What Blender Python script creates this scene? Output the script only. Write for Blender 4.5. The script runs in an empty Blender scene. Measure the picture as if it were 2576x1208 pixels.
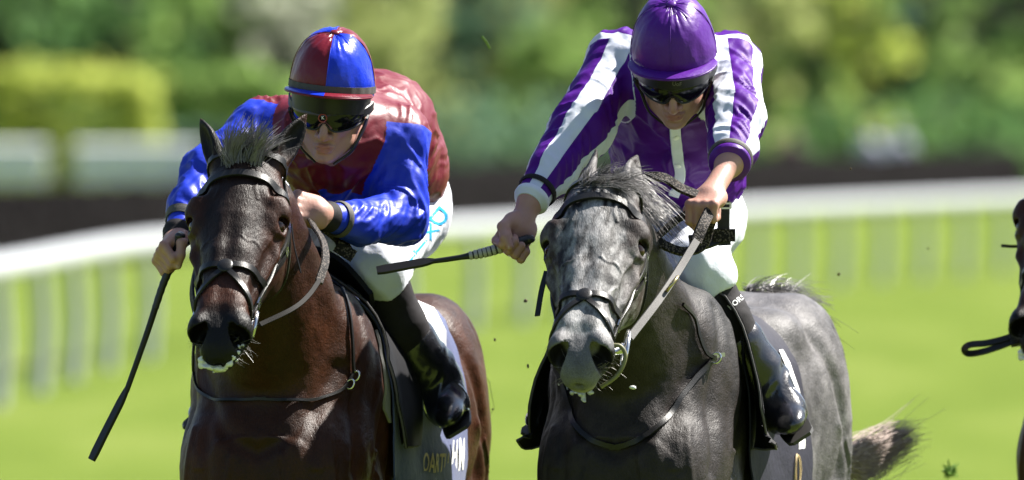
import bpy, bmesh, math, random
import numpy as np
from mathutils import Vector, Matrix
from mathutils.bvhtree import BVHTree

random.seed(7)
RNG = np.random.default_rng(7)
SC = bpy.context.scene
COL = SC.collection
R = math.radians

# ------------------------------------------------------------------ camera, world, sun, exposure
FOCUS = 30.0
TAN_PX = 0.08 / 2576.0            # tangent per photo pixel (photo measured at 2576 px wide)
TILT = 315 * TAN_PX
CAM = np.array([0.0, 0.0, 2.0])
FWD = np.array([0.0, math.cos(TILT), -math.sin(TILT)])
UPV = np.array([0.0, math.sin(TILT), math.cos(TILT)])
cam_d = bpy.data.cameras.new('camera')
cam_d.sensor_width = 36.0
cam_d.lens = 450.0
cam_d.clip_start = 1.0
cam_d.clip_end = 3000.0
cam_d.dof.use_dof = True
cam_d.dof.focus_distance = 30.15
cam_d.dof.aperture_fstop = 4.4
cam_d.dof.aperture_blades = 9
cam = bpy.data.objects.new('camera', cam_d)
COL.objects.link(cam)
cam.location = CAM
cam.rotation_euler = (math.pi / 2 - TILT, 0, 0)
SC.camera = cam

SUN_DIR = Vector((0.57, 0.30, 0.765)).normalized()      # towards the sun
world = bpy.data.worlds.new('World')
SC.world = world
world.use_nodes = True
wn = world.node_tree
bg = wn.nodes.get('Background') or wn.nodes.new('ShaderNodeBackground')
sky = wn.nodes.new('ShaderNodeTexSky')
sky.sky_type = 'NISHITA'
sky.sun_disc = False
sky.sun_elevation = math.asin(SUN_DIR.z)
sky.sun_rotation = math.atan2(SUN_DIR.x, SUN_DIR.y)
wn.links.new(sky.outputs[0], bg.inputs[0])
bg.inputs[1].default_value = 0.05
sun_d = bpy.data.lights.new('sun', 'SUN')
sun_d.energy = 5.0
sun_d.angle = R(0.53)
sun_d.color = (1.0, 0.955, 0.88)
sun = bpy.data.objects.new('sun', sun_d)
COL.objects.link(sun)
sun.location = (20, 20, 40)
sun.rotation_euler = SUN_DIR.to_track_quat('Z', 'Y').to_euler()
SC.view_settings.view_transform = 'Standard'
SC.view_settings.look = 'None'
SC.view_settings.exposure = 1.75
SC.view_settings.gamma = 1.0
SC.view_settings.use_curve_mapping = False
SC.render.engine = 'CYCLES'
SC.cycles.use_denoising = True
SC.cycles.max_bounces = 5
SC.cycles.sample_clamp_indirect = 4.0


def W(px, py, d):
    """photo pixel (2576 wide) at d metres beyond the 30 m plane -> world point"""
    D = FOCUS + d
    return CAM + FWD * D + np.array([1.0, 0, 0]) * ((px - 1288) * TAN_PX * D) + UPV * ((604 - py) * TAN_PX * D)


def ray(px, py):
    v = W(px, py, 0) - CAM
    return v / np.linalg.norm(v)


# ------------------------------------------------------------------ numpy helpers
def nrm(v):
    v = np.asarray(v, float)
    return v / max(np.linalg.norm(v), 1e-9)


def hash3(ix, iy, iz, seed):
    h = (ix.astype(np.uint32) * np.uint32(374761393) + iy.astype(np.uint32) * np.uint32(668265263)
         + iz.astype(np.uint32) * np.uint32(2246822519) + np.uint32(seed * 97 + 13))
    h = (h ^ (h >> np.uint32(13))) * np.uint32(1274126177)
    h = h ^ (h >> np.uint32(16))
    return (h & np.uint32(0xffff)).astype(np.float32) / 65535.0


def vnoise(P, seed=0):
    P = np.asarray(P, np.float32)
    i = np.floor(P).astype(np.int64)
    f = P - i
    f = f * f * (3 - 2 * f)
    out = 0
    for a in (0, 1):
        wa = f[:, 0] if a else 1 - f[:, 0]
        for b in (0, 1):
            wb = f[:, 1] if b else 1 - f[:, 1]
            for c in (0, 1):
                wc = f[:, 2] if c else 1 - f[:, 2]
                out = out + wa * wb * wc * hash3(i[:, 0] + a, i[:, 1] + b, i[:, 2] + c, seed)
    return out * 2 - 1


def fbm(P, seed=0, n=3):
    s, a, t = 0, 1.0, 0
    P = np.asarray(P, np.float32)
    for k in range(n):
        s = s + a * vnoise(P * (2.03 ** k) + 17.3 * k, seed + k)
        t += a
        a *= 0.5
    return s / t


def dens(us, *cols, n=160):
    """Catmull-Rom (monotone enough) densification of a station table"""
    us = np.asarray(us, float)
    x = np.linspace(us[0], us[-1], n)
    out = [x]
    for c in cols:
        c = np.asarray(c, float)
        m = np.gradient(c, us)
        i = np.clip(np.searchsorted(us, x) - 1, 0, len(us) - 2)
        h = us[i + 1] - us[i]
        t = (x - us[i]) / h
        out.append((2 * t**3 - 3 * t**2 + 1) * c[i] + (t**3 - 2 * t**2 + t) * h * m[i]
                   + (-2 * t**3 + 3 * t**2) * c[i + 1] + (t**3 - t**2) * h * m[i + 1])
    return out


def crom(pts, per=6):
    """Catmull-Rom through points (any dimension)"""
    P = np.asarray(pts, float)
    if len(P) < 3:
        return np.array([P[0] + (P[-1] - P[0]) * t for t in np.linspace(0, 1, per + 1)])
    Q = np.vstack([2 * P[0] - P[1], P, 2 * P[-1] - P[-2]])
    out = []
    for i in range(1, len(Q) - 2):
        for t in np.arange(per) / per:
            out.append(0.5 * ((2 * Q[i]) + (-Q[i - 1] + Q[i + 1]) * t + (2 * Q[i - 1] - 5 * Q[i] + 4 * Q[i + 1] - Q[i + 2]) * t * t
                              + (-Q[i - 1] + 3 * Q[i] - 3 * Q[i + 1] + Q[i + 2]) * t**3))
    out.append(P[-1])
    return np.array(out)


# ------------------------------------------------------------------ implicit surfaces
def smin(a, b, k):
    h = np.maximum(k - np.abs(a - b), 0)
    return np.minimum(a, b) - h * h * (0.25 / k)


class rc:                          # round cone
    def __init__(s, a, b, ra, rb):
        s.a, s.b, s.ra, s.rb = np.asarray(a, float), np.asarray(b, float), ra, rb
        r = max(ra, rb)
        s.lo, s.hi = np.minimum(s.a, s.b) - r, np.maximum(s.a, s.b) + r

    def __call__(s, X, Y, Z):
        ab = (s.b - s.a).astype(np.float32)
        L2 = max(float(ab @ ab), 1e-9)
        x, y, z = X - np.float32(s.a[0]), Y - np.float32(s.a[1]), Z - np.float32(s.a[2])
        t = np.clip((x * ab[0] + y * ab[1] + z * ab[2]) / np.float32(L2), 0, 1)
        x = x - t * ab[0]
        y = y - t * ab[1]
        z = z - t * ab[2]
        return np.sqrt(x * x + y * y + z * z) - (np.float32(s.ra) + np.float32(s.rb - s.ra) * t)


class ell:                         # ellipsoid, optional axes (rows)
    def __init__(s, c, r, A=None):
        s.c, s.r = np.asarray(c, float), np.asarray(r, float)
        s.A = np.eye(3) if A is None else np.asarray(A, float)
        e = np.sqrt(((s.A * s.r[:, None]) ** 2).sum(0))
        s.lo, s.hi = s.c - e, s.c + e

    def __call__(s, X, Y, Z):
        x, y, z = X - np.float32(s.c[0]), Y - np.float32(s.c[1]), Z - np.float32(s.c[2])
        k0 = k1 = 0
        for i in range(3):
            a = s.A[i].astype(np.float32)
            q = (x * a[0] + y * a[1] + z * a[2]) / np.float32(s.r[i])
            k0 = k0 + q * q
            k1 = k1 + (q / np.float32(s.r[i])) ** 2
        k0 = np.sqrt(k0)
        k1 = np.sqrt(k1) + 1e-6
        return k0 * (k0 - 1) / k1


class loft:
    """sections along axis u: half width wd, v from bot to top, widest at vc, superellipse power n"""
    def __init__(s, o, U, V, Wx, us, wd, top, bot, vc, n=2.0):
        s.o, s.U, s.V, s.Wx, s.n = np.asarray(o, float), np.asarray(U, float), np.asarray(V, float), np.asarray(Wx, float), n
        s.t = dens(us, wd, top, bot, vc)
        P = []
        for i in range(0, 160, 8):
            u, w, t, b, c = (q[i] for q in s.t)
            for ww in (-w, w):
                for vv in (t, b):
                    P.append(s.o + s.U * u + s.V * vv + s.Wx * ww)
        u, w, t, b, c = (q[-1] for q in s.t)
        P.append(s.o + s.U * u + s.V * c)
        P = np.array(P)
        s.lo, s.hi = P.min(0) - 0.02, P.max(0) + 0.02

    def __call__(s, X, Y, Z):
        f = np.float32
        x, y, z = X - f(s.o[0]), Y - f(s.o[1]), Z - f(s.o[2])

        def dot(a):
            r = 0
            for q, k in zip((x, y, z), a):
                if abs(k) > 1e-6:
                    r = r + q * f(k)
            return r
        u, v, w = dot(s.U), dot(s.V), dot(s.Wx)
        u0, u1 = s.t[0][0], s.t[0][-1]
        uc = np.clip(u, u0, u1)
        wd, tp, bt, vc = (np.interp(uc, s.t[0], q).astype(f) for q in s.t[1:])
        dv = v - vc
        hv = np.where(dv > 0, tp - vc, vc - bt)
        hv = np.maximum(hv, f(0.004))
        wd = np.maximum(wd, f(0.004))
        n = f(s.n)
        q = (np.abs(w) / wd) ** n + (np.abs(dv) / hv) ** n
        q = q ** (1 / n)
        d = (q - 1) * np.minimum(wd, hv)
        e = np.abs(u - uc)
        return np.where(e > 0, np.sqrt(np.maximum(d, 0) ** 2 + e * e) + np.minimum(d, 0) * 0, d).astype(f)


class Field:
    def __init__(s, xs, ys, zs):
        s.ax = [np.asarray(a, np.float32) for a in (xs, ys, zs)]
        s.d = np.full([len(a) for a in s.ax], 0.25, np.float32)

    def _sub(s, p, m):
        sl = []
        for i in range(3):
            a = s.ax[i]
            sl.append(slice(max(int(np.searchsorted(a, p.lo[i] - m)) - 1, 0), min(int(np.searchsorted(a, p.hi[i] + m)) + 1, len(a))))
        sl = tuple(sl)
        X, Y, Z = s.ax[0][sl[0]][:, None, None], s.ax[1][sl[1]][None, :, None], s.ax[2][sl[2]][None, None, :]
        return sl, X, Y, Z

    def add(s, p, k=0.02, off=0.0):
        sl, X, Y, Z = s._sub(p, 0.02 + k + off)
        if s.d[sl].size:
            s.d[sl] = smin(s.d[sl], p(X, Y, Z) - np.float32(off), np.float32(k))

    def cut(s, p, k=0.01, off=0.0):
        sl, X, Y, Z = s._sub(p, 0.02 + k + off)
        if s.d[sl].size:
            s.d[sl] = -smin(-s.d[sl], p(X, Y, Z) - np.float32(off), np.float32(k))

    def chain(s, pts, rad, k=0.02, off=0.0):
        for i in range(len(pts) - 1):
            s.add(rc(pts[i], pts[i + 1], rad[i], rad[i + 1]), k, off)

    def mesh(s, smooth=1):
        d = s.d
        ins = d < 0
        nx, ny, nz = d.shape
        cnt = np.zeros((nx - 1, ny - 1, nz - 1), np.uint8)
        for a in (0, 1):
            for b in (0, 1):
                for c in (0, 1):
                    cnt += ins[a:nx - 1 + a, b:ny - 1 + b, c:nz - 1 + c]
        act = np.argwhere((cnt > 0) & (cnt < 8))
        I = np.full(cnt.shape, -1, np.int32)
        I[act[:, 0], act[:, 1], act[:, 2]] = np.arange(len(act))
        acc = np.zeros((len(act), 3))
        num = np.zeros(len(act))
        corners = [(a, b, c) for a in (0, 1) for b in (0, 1) for c in (0, 1)]
        val = {c: d[act[:, 0] + c[0], act[:, 1] + c[1], act[:, 2] + c[2]].astype(float) for c in corners}
        for c in corners:
            for axn in range(3):
                if c[axn] == 0:
                    e = list(c)
                    e[axn] = 1
                    e = tuple(e)
                    v0, v1 = val[c], val[e]
                    m = (v0 < 0) != (v1 < 0)
                    t = np.where(m, v0 / np.where(m, v0 - v1, 1), 0)
                    p = np.zeros((len(act), 3))
                    for k in range(3):
                        A = s.ax[k].astype(float)
                        p0 = A[act[:, k] + c[k]]
                        p[:, k] = p0 + ((A[act[:, k] + e[k]] - p0) * t if k == axn else 0)
                    acc += p * m[:, None]
                    num += m
        V = acc / np.maximum(num, 1)[:, None]
        Q = []
        for axn in range(3):
            lo = [slice(None)] * 3
            hi = [slice(None)] * 3
            lo[axn], hi[axn] = slice(0, -1), slice(1, None)
            A, B = ins[tuple(lo)], ins[tuple(hi)]
            e = np.argwhere(A != B)
            o = [k for k in range(3) if k != axn]
            ok = np.ones(len(e), bool)
            for k in o:
                ok &= (e[:, k] > 0) & (e[:, k] < d.shape[k] - 1)
            e = e[ok]
            f = A[tuple(e.T)]
            idx = []
            for (da, db) in ((-1, -1), (0, -1), (0, 0), (-1, 0)):
                g = e.copy()
                g[:, o[0]] += da
                g[:, o[1]] += db
                idx.append(I[tuple(g.T)])
            q = np.stack(idx, 1)
            flip = f if axn != 1 else ~f
            q = np.where(flip[:, None], q, q[:, ::-1])
            Q.append(q)
        Q = np.vstack(Q)
        for _ in range(smooth):
            V = laplace(V, Q, 0.5)
        return V, Q


def laplace(V, Q, f):
    E = np.vstack([Q[:, [0, 1]], Q[:, [1, 2]], Q[:, [2, 3]], Q[:, [3, 0]]])
    n = len(V)
    c = np.bincount(E[:, 0], minlength=n) + np.bincount(E[:, 1], minlength=n)
    out = np.empty_like(V)
    for k in range(3):
        out[:, k] = np.bincount(E[:, 0], V[E[:, 1], k], n) + np.bincount(E[:, 1], V[E[:, 0], k], n)
    out /= np.maximum(c, 1)[:, None]
    return V * (1 - f) + out * f


def vnormals(V, Q):
    a, b = V[Q[:, 2]] - V[Q[:, 0]], V[Q[:, 3]] - V[Q[:, 1]]
    fn = np.cross(a, b)
    N = np.zeros_like(V)
    for k in range(3):
        s = 0
        for c in range(4):
            s = s + np.bincount(Q[:, c], fn[:, k], len(V))
        N[:, k] = s
    return N / np.maximum(np.linalg.norm(N, axis=1), 1e-12)[:, None]


# ------------------------------------------------------------------ objects
MW = {}                              # matrices of parents, by name


def tag(o, label=None, cat=None, group=None, kind=None):
    for k, v in (('label', label), ('category', cat), ('group', group), ('kind', kind)):
        if v:
            o[k] = v
    return o


def setmat(o, M):
    o.matrix_world = M
    MW[o.name] = M.copy()


def empty(name, loc, label=None, cat=None, group=None):
    o = bpy.data.objects.new(name, None)
    o.empty_display_size = 0.1
    COL.objects.link(o)
    M = Matrix.Translation(Vector([float(q) for q in loc]))
    o.location = M.translation
    MW[o.name] = M
    return tag(o, label, cat, group)


def mesh_np(name, V, F, smooth=True):
    V = np.asarray(V, np.float32)
    me = bpy.data.meshes.new(name)
    if isinstance(F, np.ndarray):
        k = F.shape[1]
        me.vertices.add(len(V))
        me.vertices.foreach_set('co', V.ravel())
        me.loops.add(F.size)
        me.loops.foreach_set('vertex_index', F.astype(np.int32).ravel())
        me.polygons.add(len(F))
        me.polygons.foreach_set('loop_start', np.arange(0, F.size, k, dtype=np.int32))
        me.update(calc_edges=True)
    else:
        me.from_pydata(V.tolist(), [], F)
        me.update()
    if smooth:
        me.polygons.foreach_set('use_smooth', np.ones(len(me.polygons), bool))
        if not isinstance(F, np.ndarray) and len(F) < 20000:
            me.set_sharp_from_angle(angle=R(52))
    return me


def put(name, V, F, mat, parent=None, smooth=True, world=True, **tags):
    """make ONE mesh object; V in world space unless world=False"""
    V = np.asarray(V, float)
    M = None
    if parent is not None:
        M = full_matrix(parent)
        if world:
            Mi = np.array(M.inverted())
            V = V @ Mi[:3, :3].T + Mi[:3, 3]
    me = mesh_np(name, V, F, smooth)
    if mat is not None:
        me.materials.append(mat)
    o = bpy.data.objects.new(name, me)
    COL.objects.link(o)
    if parent is not None:
        o.parent = parent
    MW[o.name] = Matrix.Identity(4)
    return tag(o, **tags)


def full_matrix(o):
    M = MW[o.name]
    return full_matrix(o.parent) @ M if o.parent else M


def own(name, V, F, mat, c=None, smooth=True, **tags):
    """top-level one-mesh thing with its origin at c (default: bottom centre)"""
    V = np.asarray(V, float)
    if c is None:
        c = (V.min(0) + V.max(0)) / 2
        c[2] = V[:, 2].min()
    c = np.asarray(c, float)
    o = put(name, V - c, F, mat, smooth=smooth, **tags)
    o.location = c
    MW[o.name] = Matrix.Translation(Vector(c))
    return o


def fattr(me, name, vals, typ='FLOAT'):
    a = me.attributes.new(name, typ, 'POINT')
    if typ == 'FLOAT':
        a.data.foreach_set('value', np.asarray(vals, np.float32).ravel())
    elif typ == 'FLOAT_VECTOR':
        a.data.foreach_set('vector', np.asarray(vals, np.float32).ravel())
    else:
        v = np.asarray(vals, np.float32)
        if v.shape[1] == 3:
            v = np.hstack([v, np.ones((len(v), 1), np.float32)])
        a.data.foreach_set('color', v.ravel())


class MB:                            # collects shapes of one mesh
    def __init__(s):
        s.V, s.F, s.n = [], [], 0

    def add(s, V, F):
        V = np.asarray(V, float)
        s.V.append(V)
        s.F += [tuple(int(i) + s.n for i in f) for f in F]
        s.n += len(V)
        return s

    def box(s, c, size, A=None):
        A = np.eye(3) if A is None else np.asarray(A, float)
        h = np.asarray(size, float) / 2
        b = min(h) * 0.22
        pts, idx = [], {}
        V = []
        for sx in (-1, 1):
            for sy in (-1, 1):
                for sz in (-1, 1):
                    V.append(np.array([sx * h[0], sy * h[1], sz * h[2]]) @ A + c)
        return s.add(V, [(0, 1, 3, 2), (4, 6, 7, 5), (0, 4, 5, 1), (2, 3, 7, 6), (0, 2, 6, 4), (1, 5, 7, 3)])

    def tube(s, P, r, seg=8, cap=True, flat=None, nref=None):
        """flat=(a,b) scales the ring along (side, normal)"""
        P = np.asarray(P, float)
        n = len(P)
        r = np.broadcast_to(np.asarray(r, float), (n,))
        T = np.gradient(P, axis=0)
        T /= np.maximum(np.linalg.norm(T, axis=1), 1e-9)[:, None]
        N = np.array(nref if nref is not None else (0, 0, 1.0) if abs(T[0][2]) < 0.9 else (1.0, 0, 0), float)
        V = []
        for i in range(n):
            if nref is not None and np.ndim(nref) == 2:
                N = np.array(nref[i], float)
            N = N - T[i] * (N @ T[i])
            N = nrm(N)
            B = np.cross(T[i], N)
            for j in range(seg):
                a = 2 * math.pi * j / seg
                fa, fb = flat if flat else (1, 1)
                V.append(P[i] + r[i] * (B * math.cos(a) * fa + N * math.sin(a) * fb))
        F = []
        for i in range(n - 1):
            for j in range(seg):
                k = (j + 1) % seg
                F.append((i * seg + j, i * seg + k, (i + 1) * seg + k, (i + 1) * seg + j))
        if cap:
            F.append(tuple(range(seg - 1, -1, -1)))
            F.append(tuple((n - 1) * seg + j for j in range(seg)))
        return s.add(V, F)

    def strap(s, P, w, th, N):
        """flat strap along P, width w, thickness th, N = outward normals (n,3) or one"""
        P = np.asarray(P, float)
        n = len(P)
        N = np.broadcast_to(np.asarray(N, float), (n, 3))
        w = np.broadcast_to(np.asarray(w, float), (n,))
        T = np.gradient(P, axis=0)
        V = []
        for i in range(n):
            t = nrm(T[i])
            nn = nrm(N[i] - t * (N[i] @ t))
            b = np.cross(t, nn)
            h = w[i] / 2
            for (x, y) in ((-h, 0), (-h * .86, th), (h * .86, th), (h, 0), (h * .86, -th * .6), (-h * .86, -th * .6)):
                V.append(P[i] + b * x + nn * y)
        F = []
        k = 6
        for i in range(n - 1):
            for j in range(k):
                m = (j + 1) % k
                F.append((i * k + j, (i + 1) * k + j, (i + 1) * k + m, i * k + m))
        F.append(tuple(range(k)))
        F.append(tuple((n - 1) * k + j for j in range(k - 1, -1, -1)))
        return s.add(V, F)

    def ring(s, c, r, tube_r, A, seg=24, a0=0, a1=360):
        A = np.asarray(A, float)
        P = []
        for t in np.linspace(R(a0), R(a1), seg + 1):
            P.append(np.asarray(c) + A[0] * r[0] * math.cos(t) + A[1] * r[1] * math.sin(t))
        return s.tube(P, tube_r, 8, cap=True, nref=np.cross(A[0], A[1]))

    def ball(s, c, r, A=None, nu=14, nv=9):
        A = np.eye(3) if A is None else np.asarray(A, float)
        r = np.broadcast_to(np.asarray(r, float), (3,))
        V, F = [], []
        for i in range(nv + 1):
            p = math.pi * i / nv
            for j in range(nu):
                a = 2 * math.pi * j / nu
                V.append((np.array([math.sin(p) * math.cos(a), math.sin(p) * math.sin(a), math.cos(p)]) * r) @ A + c)
        for i in range(nv):
            for j in range(nu):
                k = (j + 1) % nu
                F.append((i * nu + j, (i + 1) * nu + j, (i + 1) * nu + k, i * nu + k))
        return s.add(V, F)

    def grid(s, G, th=0.0):
        """sheet from points G[i][j]; th > 0 gives it thickness (along -normal)"""
        G = np.asarray(G, float)
        a, b, _ = G.shape
        du, dv = np.gradient(G, axis=0), np.gradient(G, axis=1)
        N = np.cross(du, dv)
        N /= np.maximum(np.linalg.norm(N, axis=2), 1e-12)[..., None]
        V = list(G.reshape(-1, 3))
        F = [(i * b + j, (i + 1) * b + j, (i + 1) * b + j + 1, i * b + j + 1) for i in range(a - 1) for j in range(b - 1)]
        if th:
            o = a * b
            V += list((G - N * th).reshape(-1, 3))
            F += [(o + i * b + j, o + i * b + j + 1, o + (i + 1) * b + j + 1, o + (i + 1) * b + j) for i in range(a - 1) for j in range(b - 1)]
            rim = [(i, 0) for i in range(a)] + [(a - 1, j) for j in range(1, b)] + [(i, b - 1) for i in range(a - 2, -1, -1)] + [(0, j) for j in range(b - 2, 0, -1)]
            rim = [i * b + j for i, j in rim]
            for q in range(len(rim)):
                p0, p1 = rim[q], rim[(q + 1) % len(rim)]
                F.append((p1, p0, o + p0, o + p1))
        return s.add(V, F)

    def hair(s, P, r0, r1):
        """one strand: three-sided tapering tube"""
        P = np.asarray(P, float)
        return s.tube(P, np.linspace(r0, r1, len(P)), 3, cap=False)

    def out(s):
        return np.vstack(s.V), s.F

    def build(s, name, mat, parent=None, smooth=True, **tags):
        V, F = s.out()
        return put(name, V, F, mat, parent, smooth, **tags)

    def top(s, name, mat, smooth=True, c=None, **tags):
        V, F = s.out()
        return own(name, V, F, mat, c, smooth, **tags)


# ------------------------------------------------------------------ materials
def mat_new(name):
    m = bpy.data.materials.new(name)
    m.use_nodes = True
    nt = m.node_tree
    return m, nt, nt.nodes.get('Principled BSDF')


def N_(nt, typ, **kw):
    n = nt.nodes.new(typ)
    for k, v in kw.items():
        setattr(n, k, v)
    return n


def noise_node(nt, scale, detail=3, vec=None, rough=0.55, dist=0.0):
    n = N_(nt, 'ShaderNodeTexNoise')
    n.inputs['Scale'].default_value = scale
    n.inputs['Detail'].default_value = detail
    n.inputs['Roughness'].default_value = rough
    n.inputs['Distortion'].default_value = dist
    if vec is not None:
        nt.links.new(vec, n.inputs['Vector'])
    return n


def ramp(nt, fac, stops):
    r = N_(nt, 'ShaderNodeValToRGB')
    el = r.color_ramp.elements
    while len(el) < len(stops):
        el.new(0.5)
    for e, (p, c) in zip(el, stops):
        e.position = p
        e.color = (*c, 1) if len(c) == 3 else c
    nt.links.new(fac, r.inputs[0])
    return r


def mixc(nt, fac, a, b, blend='MIX'):
    m = N_(nt, 'ShaderNodeMix', data_type='RGBA', blend_type=blend)
    for sock, v in ((m.inputs[0], fac), (m.inputs[6], a), (m.inputs[7], b)):
        if hasattr(v, 'is_output'):
            nt.links.new(v, sock)
        elif isinstance(v, (int, float)):
            sock.default_value = v
        else:
            sock.default_value = (*v, 1)
    return m.outputs[2]


def mth(nt, op, a, b=None, c=None):
    m = N_(nt, 'ShaderNodeMath', operation=op)
    for i, v in enumerate((a, b, c)):
        if v is None:
            continue
        if hasattr(v, 'is_output'):
            nt.links.new(v, m.inputs[i])
        else:
            m.inputs[i].default_value = v
    return m.outputs[0]


def bump(nt, b, h, strength=0.3, dist=0.01):
    n = N_(nt, 'ShaderNodeBump')
    n.inputs['Strength'].default_value = strength
    n.inputs['Distance'].default_value = dist
    nt.links.new(h, n.inputs['Height'])
    nt.links.new(n.outputs[0], b.inputs['Normal'])
    return n


def simple(name, col, rough=0.5, metal=0.0, var=0.15, scale=30.0, bmp=0.0, bscale=200.0, spec=0.5, sheen=0.0, coat=0.0, bdist=0.002):
    """a procedural material: colour varied by noise, optional relief"""
    m, nt, b = mat_new(name)
    tc = N_(nt, 'ShaderNodeTexCoord')
    n = noise_node(nt, scale, 4, tc.outputs['Object'])
    c = mixc(nt, n.outputs[0], [q * (1 - var) for q in col], [min(q * (1 + var), 1) for q in col])
    nt.links.new(c, b.inputs['Base Color'])
    b.inputs['Roughness'].default_value = rough
    b.inputs['Metallic'].default_value = metal
    b.inputs['Specular IOR Level'].default_value = spec
    b.inputs['Sheen Weight'].default_value = sheen
    b.inputs['Coat Weight'].default_value = coat
    if bmp:
        n2 = noise_node(nt, bscale, 3, tc.outputs['Object'])
        bump(nt, b, n2.outputs[0], bmp, bdist)
    return m
# ------------------------------------------------------------------ horses
def coat_material(name, rough, bump_s, spec=0.5, var=0.35, coat=0.0):
    m, nt, b = mat_new(name)
    at = N_(nt, 'ShaderNodeAttribute', attribute_name='coat')
    hc = N_(nt, 'ShaderNodeAttribute', attribute_name='hair')
    n1 = noise_node(nt, 1.0, 3, hc.outputs['Vector'], 0.6, 0.6)
    tc = N_(nt, 'ShaderNodeTexCoord')
    n2 = noise_node(nt, 28.0, 4, tc.outputs['Object'])
    f = mth(nt, 'MULTIPLY_ADD', n1.outputs[0], 2 * var * 1.6, 1 - var * 1.6)
    f = mth(nt, 'MULTIPLY', f, mth(nt, 'MULTIPLY_ADD', n2.outputs[0], 0.5, 0.75))
    comb = N_(nt, 'ShaderNodeCombineColor')
    for i in range(3):
        nt.links.new(f, comb.inputs[i])
    c = mixc(nt, 1.0, at.outputs['Color'], comb.outputs[0], 'MULTIPLY')
    nt.links.new(c, b.inputs['Base Color'])
    b.inputs['Roughness'].default_value = rough
    rr = mth(nt, 'MULTIPLY_ADD', n2.outputs[0], 0.25, rough - 0.12)
    nt.links.new(rr, b.inputs['Roughness'])
    b.inputs['Specular IOR Level'].default_value = spec
    b.inputs['Coat Weight'].default_value = coat
    b.inputs['Coat Roughness'].default_value = 0.3
    vm = N_(nt, 'ShaderNodeVectorMath', operation='SCALE')
    nt.links.new(hc.outputs['Vector'], vm.inputs[0])
    vm.inputs['Scale'].default_value = .27
    n3 = noise_node(nt, 1.0, 3, vm.outputs[0], .6, 1.0)
    hsum = mth(nt, 'ADD', n1.outputs[0], mth(nt, 'MULTIPLY', n3.outputs[0], 1.1))
    bump(nt, b, hsum, bump_s, 0.004)
    return m


def axis_steps(parts):
    out = []
    for a, b, st in parts:
        out.append(np.arange(a, b, st))
    return np.concatenate(out)


VEINS = [([(.215, 68), (.25, 66), (.285, 60), (.32, 62), (.37, 66)], .0042), ([(.285, 60), (.268, 42), (.276, 28), (.262, 18)], .0034),
         ([(.30, 61), (.335, 78), (.385, 84)], .0034), ([(.32, 62), (.35, 48), (.40, 44)], .003), ([(.08, 30), (.11, 26), (.14, 32)], .003)]


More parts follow.
